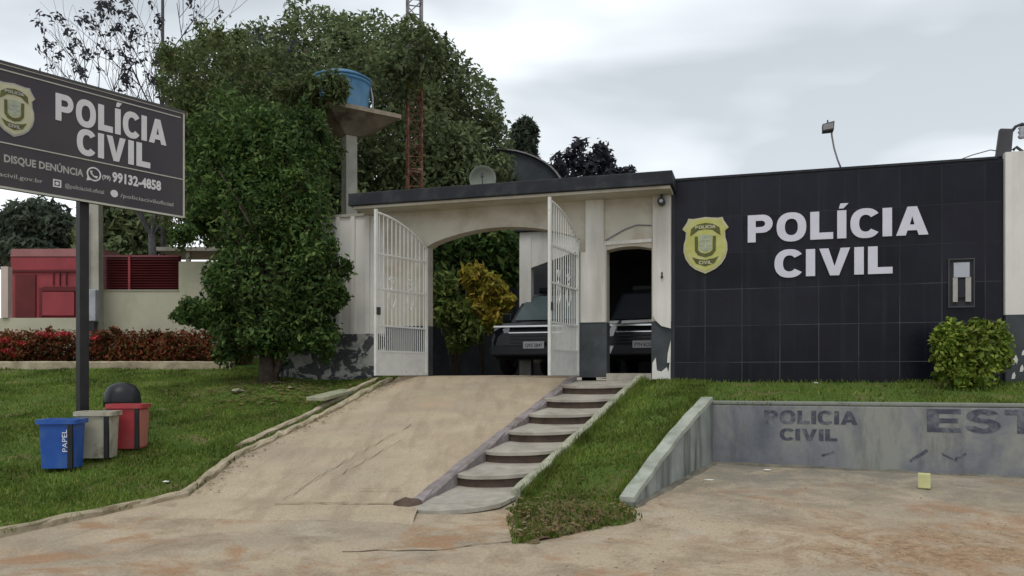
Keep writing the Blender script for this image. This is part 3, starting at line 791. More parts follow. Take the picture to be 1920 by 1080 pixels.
# ------------------------------------------------------------------ retaining walls
rw = empty('retaining_wall', C1 + Vector((0, 0, -.9)), -FA)
tag(rw, 'low grey plastered retaining wall with faded stencilled lettering behind the parking ground', 'wall')
b = MB()
n_ = 60
for i in range(n_):                                           # slightly wavy face
    pass
b.box(0, 9.6, 0, .16, -.15, .855); bev(b.build('wall', M['ret'], rw), .015, 2)
b = MB(); b.box(.0, 9.6, -.004, .172, .856, .905); bev(b.build('coping', M['retpale'], rw), .015, 2)
# lettering, in wall coordinates
def rs(pxx):
    r = (pxx-960)/1500; return (10.30*r - 2.47)/(U.x - U.y*r)
def rz(pxx, pyy):
    s_ = rs(pxx); d = 10.30 + U.y*s_; return (704-pyy)/1500*d + .33 + .9
t = MB(); word(t, 'POLICIA', rs(1433), rs(1608), rz(1520, 795), .165, -.004, .0); t.build('lettering', M['stencil'], rw)
t = MB(); word(t, 'CIVIL', rs(1462), rs(1570), rz(1515, 826), .145, -.004, .0); t.build('lettering', M['stencil'], rw)
t = MB(); word(t, 'EST', rs(1738), rs(1738)+1.20, rz(1800, 811), .275, -.004, .0); t.build('lettering', M['stencil'], rw)
t = MB(); word(t, 'ACIO', rs(1738)+1.33, rs(1738)+3.0, rz(1800, 811), .275, -.004, .0)
t.build('lettering', M['stencil'], rw)
for (a0, z0, a1, z1, w) in [(1540, 852, 1560, 846, .03), (1705, 862, 1735, 843, .035), (1765, 848, 1790, 862, .04), (1790, 858, 1808, 850, .03)]:
    t = MB(); A, B_ = (rs(a0), rz(a0, z0)), (rs(a1), rz(a1, z1)); t.prism([[A, (A[0]+w*.4, A[1]-w), (B_[0]+w, B_[1]-w*.7), (B_[0]+w*.3, B_[1]+w*.4), B_]], -.003, 0)
    t.build('paint_smear', M['stencil'], rw)

sw = empty('side_wall', E1 + Vector((0, 0, -.1))); tag(sw, 'pale greenish grey side wall sloping down beside the grass strip', 'wall')
D = C1 - E1; D.z = 0; L_ = D.length; D.normalize(); Q = Vector((-D.y, D.x, 0))
def swp(t, side, z): return E1.lerp(C1, t) + Q*side - Vector((0, 0, 1))*0 + Vector((0, 0, z))
b = MB(); c = MB(); nn = 16
prof = [0.03 + 0.007*math.sin(t_*1.7) for t_ in range(nn+1)]
for i in range(nn):
    t0, t1 = i/nn, (i+1)/nn
    def P_(t, s_, z): v = E1.lerp(C1, t); return Vector((v.x, v.y, 0)) + Q*s_ + Vector((0, 0, z))
    top = lambda k: E1.lerp(C1, k/nn).z + prof[k] + .05*math.sin(k/nn*PI)
    lo = -1.5
    b.hexa([P_(t0, -.11, lo), P_(t1, -.11, lo), P_(t1, .03, lo), P_(t0, .03, lo), P_(t0, -.11, top(i)-.03), P_(t1, -.11, top(i+1)-.03), P_(t1, .03, top(i+1)-.03), P_(t0, .03, top(i)-.03)])
    c.hexa([P_(t0, -.12, top(i)-.029), P_(t1, -.12, top(i+1)-.029), P_(t1, .04, top(i+1)-.029), P_(t0, .04, top(i)-.029), P_(t0, -.115, top(i)+.02), P_(t1, -.115, top(i+1)+.02), P_(t1, .035, top(i+1)+.02), P_(t0, .035, top(i)+.02)])
b.build('wall', M['retside'], sw, off=sw.location); c.build('coping', M['retcap'], sw, off=sw.location)

# ------------------------------------------------------------------ black tiled wall
WB, WT = -.15, 3.06
bw = empty('tiled_wall', FL(0, 0, WB), -FA); tag(bw, 'long black tiled street wall carrying large white letters and a yellow badge', 'wall')
b = MB(); b.box(0.0, 4.56, 0, .22, -.2, WT-WB); b.build('wall', M['tile'], bw)
b = MB(); b.box(0.0, 4.5, -.02, .24, WT-WB, WT-WB+.035); b.build('coping', M['fascia'], bw)
t = MB(); word(t, 'POLÍCIA', 1.106, 3.606, 2.035-WB, .415, -.03, .001, .13); t.build('lettering', M['letter'], bw)
t = MB(); word(t, 'CIVIL', 1.495, 3.133, 1.49-WB, .405, -.03, .001, .13); t.build('lettering', M['letter'], bw)
badge('wall_badge', .70, .88, None, FL(.473, -.012, 2.025), -FA, M['gold'], M['goldpale'], M['olive'])
bpy.data.objects['wall_badge']['label'] = 'yellow police shield badge mounted on the black tiled wall'; bpy.data.objects['wall_badge']['category'] = 'badge'
# meter niche
mb_ = empty('meter_box', FL(4.03, 0, .95), -FA); tag(mb_, 'small recessed meter box with grey frame near the right end of the black wall', 'meter box')
def frame(mb, x0, x1, z0, z1, w, y0, y1):
    mb.box(x0, x1, y0, y1, z0, z0+w); mb.box(x0, x1, y0, y1, z1-w, z1); mb.box(x0, x0+w, y0, y1, z0+w, z1-w); mb.box(x1-w, x1, y0, y1, z0+w, z1-w)
b = MB(); frame(b, -.17, .17, .02, .72, .018, -.035, .0); b.build('frame', M['signframe'], mb_)
b = MB(); b.box(-.15, .15, -.012, .0, .04, .70); b.build('back_plate', M['darkwall'], mb_)
b = MB(); b.box(-.10, .10, -.05, -.012, .45, .66); b.build('cover', M['boxgrey'], mb_)
b = MB(); b.box(-.11, -.05, -.045, -.012, .10, .45); b.box(.05, .12, -.045, -.012, .10, .45); b.build('side_strip', M['ivorydim'], mb_)
b = MB(); b.box(-.045, .045, -.04, -.012, .16, .42); b.build('meter', M['winglass'], mb_)
# floodlight on the wall top
fl = empty('floodlight', FL(2.45, .1, WT+.035), -FA); tag(fl, 'floodlight on a thin leaning pole above the black wall', 'floodlight')
b = MB(); b.tube([(0,0,0), (-.05,0,.14), (-.10,0,.32), (-.13,0,.5), (-.135,0,.58)], .013, 8); b.build('pole', M['greysteel'], fl, smooth=True)
b = MB(); b.hexa([(-.27,-.09,.56),(-.11,-.11,.57),(-.11,.07,.57),(-.27,.05,.56),(-.27,-.07,.68),(-.10,-.09,.71),(-.10,.06,.71),(-.27,.05,.68)]); hd = bev(b.build('lamp_head', M['signframe'], fl), .01)
b = MB(); b.hexa([(-.26,-.095,.58),(-.12,-.114,.59),(-.12,-.108,.59),(-.26,-.089,.58),(-.26,-.085,.66),(-.12,-.105,.68),(-.12,-.10,.68),(-.26,-.08,.66)]); b.build('lens', M['greysteel'], hd)
b = MB(); b.tube([(-.19,0,.69), (-.19,0,.75)], .012, 6); b.build('sensor', M['signframe'], fl)

# ------------------------------------------------------------------ white wall at the right edge
ww = empty('white_boundary_wall', FL(4.57, -.08, -.2), -FA); tag(ww, 'white boundary wall with dark base at the right edge of the view', 'wall')
b = MB(); b.box(0, 5, 0, .26, 1.05, 3.33); b.build('wall', M['white'], ww)
b = MB(); b.box(0.005, 5, .004, .25, -.1, 1.048); b.build('plinth', M['soot'], ww)
b = MB()
for (x, z, s_) in [(.12,.42,.07),(.2,.30,.05),(.22,.52,.04),(.1,.2,.05)]:
    b.prism([[(x-s_*.5, z-s_), (x+s_*.3, z-s_*.9), (x+s_*.5, z), (x+.01, z+s_), (x-s_*.3, z+s_*.3)]], -.0005, .004)
b.build('peeled_patch', M['white'], ww)
# cables and bracket on the corner of the walls
cc = empty('service_bracket', FL(4.55, .1, WT+.03), -FA); tag(cc, 'dark cable bracket with looped wires on top of the wall corner', 'cable bracket')
b = MB(); b.hexa([(-.06,-.06,0),(.13,-.06,0),(.13,.06,0),(-.06,.06,0),(-.01,-.05,.42),(.16,-.05,.40),(.16,.05,.40),(-.01,.05,.42)]); bev(b.build('bracket', M['signframe'], cc), .02)
b = MB(); pts = [(.14,0,.36),(.19,-.02,.43),(.27,-.02,.46),(.34,-.01,.43),(.37,0,.34),(.37,.02,.24),(.35,0,.12),(.30,0,.06),(.20,-.02,.14),(.16,0,.1)]
b.tube(pts, .022, 8); b.build('cable_loop', M['signframe'], cc, smooth=True)
b = MB(); b.tube([(0,0,.1),(-.12,0,.13),(-.35,.02,.08),(-.6,.05,.0)], .008, 6); b.build('wire', M['greysteel'], cc)
b = MB(); b.lathe([(.035,.0),(.05,.03),(.03,.06),(.05,.09),(.03,.12),(.045,.15),(.01,.18)], (.27,0,.26), 12); b.build('insulator', M['boxgrey'], cc, smooth=True)
b = MB(); b.hexa([(.38,-.05,.27),(.58,-.05,.27),(.58,.05,.27),(.38,.05,.27),(.42,-.04,.38),(.58,-.04,.38),(.58,.04,.38),(.42,.04,.38)]); b.build('fuse_box', M['signframe'], cc)

# ------------------------------------------------------------------ entrance portal
ZF = -.03
ep = empty('entrance_portal', FL(-2.2, 0, ZF), -FA); tag(ep, 'white arched entrance portal with dark roof edge and open white gates', 'gateway')
OFF = (-2.2, 0, ZF)
def bp(mb, name, m, parent=ep, **k): return mb.build(name, m, parent, off=OFF, **k)
TZ = 2.84
PL = .86
# front wall with a broad arch and a small doorway (openings reach the floor)
g0, g1 = -4.21, -1.52; gs, ga = 2.22, 2.49
d0, d1 = -1.08, -.356
arch = [(g0 + (g1-g0)*k/24, gs + (ga-gs)*math.sin(PI*k/24)**.75) for k in range(25)]
darch = [(d0 + (d1-d0)*k/12, 2.02 + .05*math.sin(PI*k/12)) for k in range(13)]
outl = [(-5.0, PL), (g0, PL)] + arch + [(g1, PL), (d0, PL)] + darch + [(d1, PL), (-.05, PL), (-.05, TZ), (-5.0, TZ)]
b = MB(); b.prism([outl], 0, .28); bp(b, 'wall', M['cream'])
# whiter pilasters framing the openings
b = MB(); b.box(-1.50, -1.10, -.03, .0, PL, 2.0); b.box(-1.42, -1.12, -.03, .0, 2.0, TZ); bp(b, 'pilaster', M['white'])
b = MB(); b.box(-.335, -.055, -.045, .0, PL+.08, TZ); b.add([(-.335,-.045,PL+.08),(-.055,-.045,PL+.08),(-.055,-.045,PL-.02),(-.13,-.045,PL-.08),(-.27,-.045,PL+.0)], [(0,4,3,2,1)]); bp(b, 'pilaster', M['white'])
b = MB(); frame(b, d0-.07, d1+.0, 1.0, 2.16, .06, -.018, 0); 
b = MB(); b.prism([[(d0-.075, PL), (d0-.01, PL)] + [(d0-.01, 2.04), (d0-.01, 2.10), (d1+.005, 2.12), (d1+.005, 2.17), (d0-.075, 2.16)]], -.02, 0); bp(b, 'door_trim', M['white'])
# trim ribs above the doorway
b = MB(); b.tube([(-1.09,-.01,2.18), (-.8,-.012,2.33), (-.6,-.012,2.40), (-.36,-.01,2.38)], .012, 6); bp(b, 'conduit', M['greysteel'])
b = MB(); b.box(-5.0, g0, 0, .28, -.1, PL-.002); bp(b, 'plinth', M['soot'])
b = MB(); b.box(g1-.004, d0+.004, -.015, .285, -.03, PL-.002); bp(b, 'plinth', M['soot'])
b = MB(); b.box(d1-.004, -.05, -.01, .285, -.1, PL-.002); bp(b, 'plinth', M['soot'])
for pts in ([(-.34,.20),(-.29,.28),(-.27,.08),(-.2,.06),(-.12,.13),(-.09,.05),(-.06,.3),(-.06,-.06),(-.35,-.06)], [(-.10,.35),(-.056,.55),(-.056,.2),(-.11,.2)], [(-.34,PL+.1),(-.055,PL+.1),(-.055,PL-.12),(-.2,PL-.08),(-.3,PL+.02)]):
    b = MB(); b.prism([pts], -.049, -.011); bp(b, 'peeled_paint', M['white'])
b = MB(); b.box(d0+.004, d1-.004, -.05, .35, -.1, .035); bp(b, 'threshold', M['tread'])
b = MB(); b.lathe([(.012,-.05),(.02,-.06),(.02,-.08),(.008,-.085)], (-.19, 0, 1.55), 10, axis='y'); b.box(-.2,-.18,-.06,-.045,1.53,1.63); bp(b, 'door_bell', M['blackplastic'])
# roof slab with dark fascia and overhang
b = MB(); b.prism([[(-5.35, 2.84), (-.02, 2.84), (-.02, 2.885), (-5.35, 2.885)]], -.50, 1.6); bp(b, 'soffit', M['cream'])
b = MB(); b.box(-5.42, .02, -.56, 1.64, 2.886, 3.10); fo = bp(b, 'roof_edge', M['fascia']); bev(fo, .015)
b = MB(); b.box(-5.1, -.02, -.56, .0, 2.835, 2.84-.0005); 
# short return wall on the right that meets the tiled wall
b = MB(); b.box(-.05+.0, .0, -.0, .3, -.1, 2.84); bp(b, 'corner_strip', M['darkwall'])

def gate_leaf(hs, hn, ang, w, name_label):
    """leaf hinged at (hs, hn); local x runs from the hinge to the free edge"""
    g = empty('gate_leaf', (hs-OFF[0], hn, 0)); g.parent = ep; g.rotation_euler = (0, 0, ang); g['label'] = name_label
    def top(x): return gs - .03 + (ga - gs + .17)*math.sin(PI/2*min(1, x/w))**.8
    fr = MB(); r_ = .022
    fr.box(0, .045, -r_, r_, .03, top(0)); fr.box(w-.045, w, -r_, r_, .03, top(w)+.05)
    fr.box(.045, w-.045, -r_*.9, r_*.9, .03, .07)
    for z in (.42, .83, 1.42, 1.98): fr.box(.045, w-.045, -.012, .012, z-.014, z+.014)
    P = [(w*k/12, 0, top(w*k/12)) for k in range(13)]; fr.tube(P, .02, 8)
    fr.build('frame', M['gate'], g)
    ba = MB(); nb = 13
    for k in range(1, nb):
        x = w*k/nb; ba.tube([(x, 0, .83), (x, 0, top(x))], .009, 6)
    for k in range(1, 2*nb):
        x = w*k/(2*nb); ba.tube([(x, 0, .42), (x, 0, .83)], .007, 6)
    for cx in (w*.33, w*.68):                                 # wrought scrolls
        for s_ in (-1, 1):
            ba.tube([(cx + s_*.09*math.sin(q*PI/8)*(1-.03*q), -.008, 1.12+.045*q) for q in range(9)], .012, 6)
            ba.tube([(cx + s_*(.02+.05*math.cos(q*PI/5)), -.008, 1.58+.05*math.sin(q*PI/5)) for q in range(8)], .012, 6)
    ba.build('bars', M['gate'], g)
    pn = MB(); pn.box(.045, w-.045, -.006, .006, .07, .42); pn.build('kick_panel', M['gate'], g)
    lk = MB(); lk.box(w-.10, w-.01, -.035, .03, 1.0, 1.12); lk.build('lock', M['signframe'], g)
    return g
# left leaf swings out to the left, right leaf towards the street
def world_dir_to_local(v): return math.atan2(v.dot(NV), v.dot(U))
vl = Vector((-.72, -1.05, 0)); vr = Vector((-.50, -1.10, 0))
gate_leaf(g0+.02, -.03, world_dir_to_local(vl), 1.27, 'left gate leaf, swung out against the white boundary wall')
gate_leaf(g1-.02, -.03, world_dir_to_local(vr), 1.27, 'right gate leaf, swung out towards the street')
# security camera under the eave
sc_ = empty('security_camera', FL(-.19, -.05, 2.66), -FA); tag(sc_, 'small round security camera under the dark eave', 'camera')
b = MB(); b.lathe([(.045,-.16),(.06,-.14),(.06,-.02),(.04,0)], (0,0,.06), 14, axis='y'); b.build('housing', M['signframe'], sc_, smooth=True)
b = MB(); b.lathe([(.02,-.172),(.03,-.16)], (0,0,.06), 12, axis='y'); b.build('lens', M['lamp'], sc_)
b = MB(); b.box(-.02,.02,-.08,.0,.1,.19); b.build('bracket', M['signframe'], sc_)

# white boundary wall left of the portal
lw = empty('boundary_wall', FL(-5.0, .05, -.1), -FA); tag(lw, 'white plastered boundary wall with peeling dark base behind the near tree', 'wall')
b = MB(); b.box(-2.4, 0, 0, .2, .84, 2.93)
for x in (-.92, -.62, -.33): b.box(x-.06, x+.02, -.035, .0, .84, 2.93)
b.build('wall', M['white'], lw)
b = MB(); b.box(-2.4, 0, -.01, .21, -.15, .839); b.build('plinth', M['peel'], lw)
b = MB(); b.box(-2.42, 0, -.03, .23, 2.931, 2.98); b.build('coping', M['concrete'], lw)

# ------------------------------------------------------------------ yard behind the gate
cp = empty('carport', FL(-.5, 3.2, -.02), -FA); tag(cp, 'white carport with pillar and beam inside the yard', 'carport')
CO = (-.5, 3.2, -.02)
b = MB(); b.box(-3.50, -3.25, 3.3, 3.52, -.02, 2.9); b.build('pillar', M['white'], cp, off=CO)
b = MB(); b.prism([[(-3.25, 2.25), (-2.24, 2.56), (3.2, 2.6), (3.2, 3.0), (-3.50, 3.0), (-3.50, 2.9), (-3.25, 2.9)]], 3.32, 3.50); b.build('beam', M['white'], cp, off=CO)
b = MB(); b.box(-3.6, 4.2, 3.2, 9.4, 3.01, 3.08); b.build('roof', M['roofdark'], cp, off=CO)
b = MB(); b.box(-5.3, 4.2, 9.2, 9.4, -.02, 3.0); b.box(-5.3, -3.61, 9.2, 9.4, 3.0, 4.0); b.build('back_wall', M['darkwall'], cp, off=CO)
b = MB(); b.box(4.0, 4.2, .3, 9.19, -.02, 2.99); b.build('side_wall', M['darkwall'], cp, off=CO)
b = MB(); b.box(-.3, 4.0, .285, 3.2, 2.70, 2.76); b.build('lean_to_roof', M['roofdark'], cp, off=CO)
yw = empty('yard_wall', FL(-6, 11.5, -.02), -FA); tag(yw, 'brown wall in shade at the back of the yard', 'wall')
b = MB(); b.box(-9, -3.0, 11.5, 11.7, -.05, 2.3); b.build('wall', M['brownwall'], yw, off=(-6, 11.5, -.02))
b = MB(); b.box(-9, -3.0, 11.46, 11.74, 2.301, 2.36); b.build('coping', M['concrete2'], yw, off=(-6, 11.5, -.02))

def pickup(loc, label, plate_txt, glass=None):
    r0 = empty('police_pickup', loc, -FA); tag(r0, label, 'pickup', 'dark police pickups parked inside the yard')
    hw = .90
    # body: cross-sections lofted from the front (y = 0) to the back
    secs = [(0.0,.80,.42,.80),(.05,.86,.34,.93),(.18,.89,.30,1.00),(.9,.90,.30,1.06),(1.25,.90,.30,1.09),(2.2,.90,.30,1.10),(3.4,.90,.30,1.10),(5.0,.90,.34,1.10),(5.15,.87,.45,1.06)]
    mb = MB(); vs = []
    for (y, w, z0, z1) in secs:
        c = .09
        vs += [(-w+.05,y,z0),(-w,y,z0+.12),(-w,y,z1-.22),(-w+.04,y,z1-c),(-w+.18,y,z1),(w-.18,y,z1),(w-.04,y,z1-c),(w,y,z1-.22),(w,y,z0+.12),(w-.05,y,z0)]
    k = 10; fs = [(i*k+j, i*k+(j+1) % k, (i+1)*k+(j+1) % k, (i+1)*k+j) for i in range(len(secs)-1) for j in range(k)]
    fs += [tuple(range(k-1, -1, -1)), tuple(range((len(secs)-1)*k, len(secs)*k))]
    mb.add(vs, fs); bev(mb.build('body', M['carpaint'], r0, smooth=False), .03, 3, 20)
    mb = MB(); prof = [(1.15, 1.07), (1.95, 1.70), (2.25, 1.78), (3.3, 1.78), (3.65, 1.68), (3.95, 1.09)]
    vs = []
    for (y, z) in prof:
        w = .84 - (z-1.07)*.20; vs += [(-w, y, z), (w, y, z)]
    n2 = len(prof); top = [(2*i, 2*i+1, 2*i+3, 2*i+2) for i in range(n2-1)]
    top += [tuple(2*i for i in range(n2)), tuple(2*i+1 for i in range(n2-1, -1, -1)), (0, 2*n2-2, 2*n2-1, 1)]
    mb.add(vs, top); bev(mb.build('cabin', M['carpaint'], r0), .03, 3, 20)
    gl = MB()
    def onws(x, t): y = 1.15+.8*t; z = 1.07+.63*t; return (x, y-.014, z+.012)
    gl.add([onws(-.74, .06), onws(.74, .06), onws(.64, .93), onws(-.64, .93)], [(0,1,2,3)]); gl.build('windscreen', glass or M['carglass'], r0)
    for s_ in (-1, 1):
        sg = MB(); w = lambda z: s_*(.845-(z-1.07)*.20+.003)
        sg.add([(w(1.12),1.42,1.12),(w(1.12),2.5,1.12),(w(1.66),2.5,1.66),(w(1.66),2.03,1.66)], [(0,1,2,3)])
        sg.add([(w(1.12),2.58,1.12),(w(1.12),3.6,1.12),(w(1.66),3.35,1.66),(w(1.66),2.58,1.66)], [(0,1,2,3)])
        sg.build('side_window', M['carglass'], r0)
        mr = MB(); mr.box(min(s_*.88, s_*1.08), max(s_*.88, s_*1.08), 1.42, 1.52, 1.10, 1.28); bev(mr.build('mirror', M['carpaint'], r0), .03, 3)
        hl = MB(); hl.hexa([(s_*.50,-.02,.80),(s_*.82,.05,.80),(s_*.86,.12,.80),(s_*.50,.1,.80),(s_*.50,.03,.90),(s_*.80,.08,.95),(s_*.84,.2,.95),(s_*.50,.15,.90)]); hl.build('headlight', M['lamp'], r0)
        fg = MB(); fg.lathe([(.055,-.035),(.055,.02)], (s_*.62, 0, .50), 12, axis='y'); fg.build('fog_lamp', M['chrome'], r0)
        for yy in (.95, 4.1):
            wl_ = MB(); wl_.lathe([(.24,-.11),(.36,-.10),(.385,-.06),(.385,.06),(.36,.10),(.24,.11)], (s_*.80, yy, .385), 24, axis='x'); wo_ = wl_.build('wheel', M['rubber'], r0, smooth=True)
            rm = MB(); rm.lathe([(.05,-.118),(.22,-.112),(.235,.0),(.22,.112),(.05,.118)], (s_*.80, yy, .385), 16, axis='x'); rm.build('rim', M['chrome'], wo_)
    gr = MB()
    for z in (.60, .66, .72): gr.box(-.48, .48, -.028, .0, z, z+.022)
    gr.build('grille', M['blackplastic'], r0)
    ch = MB(); ch.box(-.80, .80, -.03, .06, .905, .935); ch.box(-.5, .5, -.035, .0, .79, .81); ch.build('chrome_strip', M['chrome'], r0)
    bu = MB(); bu.box(-.86, .86, -.09, .1, .36, .56); bev(bu.build('bumper', M['blackplastic'], r0), .04, 3)
    pl = MB(); pl.box(-.20, .20, -.105, -.09, .50, .63); po = pl.build('number_plate', M['plate'], r0)
    tx = MB(); smalltext(tx, plate_txt, -.16, .16, .53, .065, -.107, .02); tx.build('plate_lettering', M['platetext'], po)
    de = MB()
    for (x0, x1, z0) in ((-.74, -.58, 1.02), (-.50, -.36, 1.04)):
        de.add([(x0, .30, z0-.02+.035), (x1, .30, z0-.02+.035), (x1+.12, .75, z0+.045), (x0+.12, .75, z0+.045)], [(0,1,2,3)])
    de.build('bonnet_decal', M['decal'], r0)
    lb = MB(); lb.box(-.55, .55, 2.35, 2.6, 1.785, 1.90); bev(lb.build('light_bar', M['blackplastic'], r0), .03, 3)
    return r0
c1 = px(1003, 704, 14.9)
pickup(Vector((c1.x, c1.y, 0)), 'dark police pickup facing out behind the broad arch', 'QRS 2B41')
c2 = px(1172, 704, 14.6)
p2 = pickup(Vector((c2.x, c2.y, 0)) + U*.35, 'dark police pickup with white stripes seen through the small doorway', 'PTN 6C07', M['winglass'])
for q_ in ([(-.88,-.036,.935),(-.50,-.036,.95),(-.45,-.036,1.0),(-.86,-.036,.99)], [(-.42,-.036,.95),(.4,-.036,.97),(.4,-.036,1.02),(-.40,-.036,1.0)],
           [(-.66,-.036,.72),(-.56,-.036,.72),(-.50,-.036,.90),(-.60,-.036,.90)], [(-.70,-.112,.40),(-.60,-.112,.40),(-.54,-.112,.54),(-.63,-.112,.54)]):
    dd = MB(); dd.add(q_, [(0,1,2,3)]); dd.build('front_decal', M['decal'], p2)

# ------------------------------------------------------------------ foliage
def foliage(name, lobes, n, size, m, parent=None, off=(0,0,0), seed=0, shell=.55, aspect=.42, lump=.22, freq=2.2, drop=0.0, sprigs=0, sprig=.2):
    if sprigs:
        rs0 = random.Random(seed+900); big = list(lobes)
        for _ in range(sprigs):
            l = rs0.choice(big); r3 = l[1] if isinstance(l[1], (tuple, list)) else (l[1],)*3
            dv = Vector((rs0.gauss(0, 1), rs0.gauss(-.2, 1), rs0.gauss(.1, 1))).normalized(); q = rs0.uniform(.92, 1.12)
            lobes = lobes + [(Vector(l[0]) + Vector((dv.x*r3[0], dv.y*r3[1], dv.z*r3[2]))*q, (sprig*rs0.uniform(.5, 1), sprig*rs0.uniform(.5, 1), sprig*rs0.uniform(.5, 1.3)), 1.3)]
    rnd = np.random.RandomState(seed)
    cen = np.array([l[0] for l in lobes], float); rad = np.array([l[1] if isinstance(l[1], (tuple, list)) else (l[1],)*3 for l in lobes], float)
    wgt = np.array([(l[2] if len(l) > 2 else 1.0) for l in lobes])*(rad[:, 0]*rad[:, 2]+rad[:, 0]*rad[:, 1]); wgt /= wgt.sum()
    idx = rnd.choice(len(lobes), n, p=wgt)
    d = rnd.randn(n, 3); d /= np.linalg.norm(d, axis=1)[:, None]
    ph = rnd.rand(len(lobes), 6)*6.28
    pr = ph[idx]
    bumpv = (np.sin(d[:, 0]*freq*3+pr[:, 0])*np.sin(d[:, 1]*freq*3+pr[:, 1]) + .6*np.sin(d[:, 2]*freq*5+pr[:, 2])*np.sin(d[:, 0]*freq*6+pr[:, 3]) + .4*np.sin(d[:, 1]*freq*11+pr[:, 4])*np.sin(d[:, 2]*freq*9+pr[:, 5]))
    rr = (shell + (1-shell)*rnd.rand(n)**.6)*(1+lump*bumpv)
    P = cen[idx] + d*rad[idx]*rr[:, None]
    # cull a share of leaves in low-noise cells to open gaps
    if drop > 0:
        q = np.sin(P[:, 0]*2.1+1)*np.sin(P[:, 1]*1.9+2)*np.sin(P[:, 2]*2.4)
        keep = (q < .28) | (rnd.rand(n) > drop); P = P[keep]; d = d[keep]; n = len(P)
    nrm = d*.55 + rnd.randn(n, 3)*.6 + np.array([0, 0, .45]); nrm /= np.linalg.norm(nrm, axis=1)[:, None]
    a_ = rnd.randn(n, 3) + np.array([0, 0, -.8]); t = a_ - nrm*(a_*nrm).sum(1)[:, None]; t /= np.linalg.norm(t, axis=1)[:, None]
    bt = np.cross(nrm, t); s_ = size*(.55+.9*rnd.rand(n))[:, None]
    V = np.empty((n*4, 3), np.float32); o_ = np.array(off, float)
    V[0::4] = P-t*s_*.5-o_; V[1::4] = P+bt*s_*aspect*.5+nrm*s_*.06-o_; V[2::4] = P+t*s_*.5-o_; V[3::4] = P-bt*s_*aspect*.5+nrm*s_*.06-o_
    me = bpy.data.meshes.new(name); me.vertices.add(n*4); me.vertices.foreach_set('co', V.ravel())
    me.loops.add(n*4); me.loops.foreach_set('vertex_index', np.arange(n*4, dtype=np.int32))
    me.polygons.add(n); me.polygons.foreach_set('loop_start', np.arange(0, n*4, 4, dtype=np.int32))
    me.materials.append(m); me.update(calc_edges=True)
    o = bpy.data.objects.new(name, me); C.objects.link(o)
    if parent: o.parent = parent
    return o
def trunk(mb, base, topp, r0, r1, seed, limbs=5, spread=1.5, rise=1.5, wob=.08):
    rnd = random.Random(seed); base = Vector(base); topp = Vector(topp); pts = []; n = 7
    for i in range(n):
        p = base.lerp(topp, i/(n-1)); k = 0 if i in (0,) else 1
        pts.append(p + Vector((rnd.uniform(-wob, wob), rnd.uniform(-wob, wob), 0))*k)
    rad = [r0*(1.35 if i == 0 else 1)*(1-i/(n-1)) + r1*(i/(n-1)) for i in range(n)]
    mb.tube(pts, rad, 10)
    for _ in range(limbs):
        s_ = pts[rnd.randint(3, n-1)]; a_ = rnd.uniform(0, 2*PI)
        e = s_ + Vector((math.cos(a_)*spread, math.sin(a_)*spread, rise*rnd.uniform(.6, 1.2)))
        m_ = s_.lerp(e, .5) + Vector((rnd.uniform(-.1, .1)*spread, rnd.uniform(-.1, .1)*spread, .12*rise))
        mb.tube([s_, m_, e], [r1*.8, r1*.5, r1*.15], 7)
def lobe(x, y, d, r, ry=None, w=1.0):
    p = px(x, y, d); k = d/1500
    return (p, (r*k, (ry if ry else r*k), r*k), w)
def lobe2(x, y, d, rx, rz, ry=None, w=1.0):
    p = px(x, y, d); k = d/1500
    return (p, (rx*k, (ry if ry else rx*k), rz*k), w)

# big mango tree behind the portal
base = Vector((px(660, 704, 25).x, 25, -.2)); tr = empty('mango_tree', base); tag(tr, 'huge rounded dark green mango tree towering behind the entrance', 'tree')
b = MB(); trunk(b, base, base+Vector((0, 0, 4.5)), .45, .28, 3, 9, 3.2, 4.0); b.build('trunk', M['bark'], tr, off=base, smooth=True)
LB = [lobe2(640, 330, 25.5, 300, 280, 4.6, 2.2), lobe(500, 140, 25, 95), lobe(600, 110, 25, 85), lobe(700, 105, 25, 80), lobe(780, 150, 25, 95),
      lobe(850, 210, 24.6, 95), lobe(890, 280, 24.4, 75), lobe(905, 350, 24.2, 70), lobe(400, 170, 24.6, 95), lobe(360, 250, 24, 70), lobe(700, 250, 22.6, 150),
      lobe(820, 330, 22.4, 110), lobe(560, 260, 22.8, 140), lobe(900, 440, 23.5, 80), lobe(720, 420, 23, 150), lobe(420, 300, 23, 110), lobe2(785, 100, 19.4, 50, 45, .5, 1.0), lobe2(760, 130, 19.4, 40, 30, .5, .6)]
foliage('crown', LB, 110000, .19, M['mango'], tr, base, 11, .62, .42, .08, 2.0, 0, 60, .42)
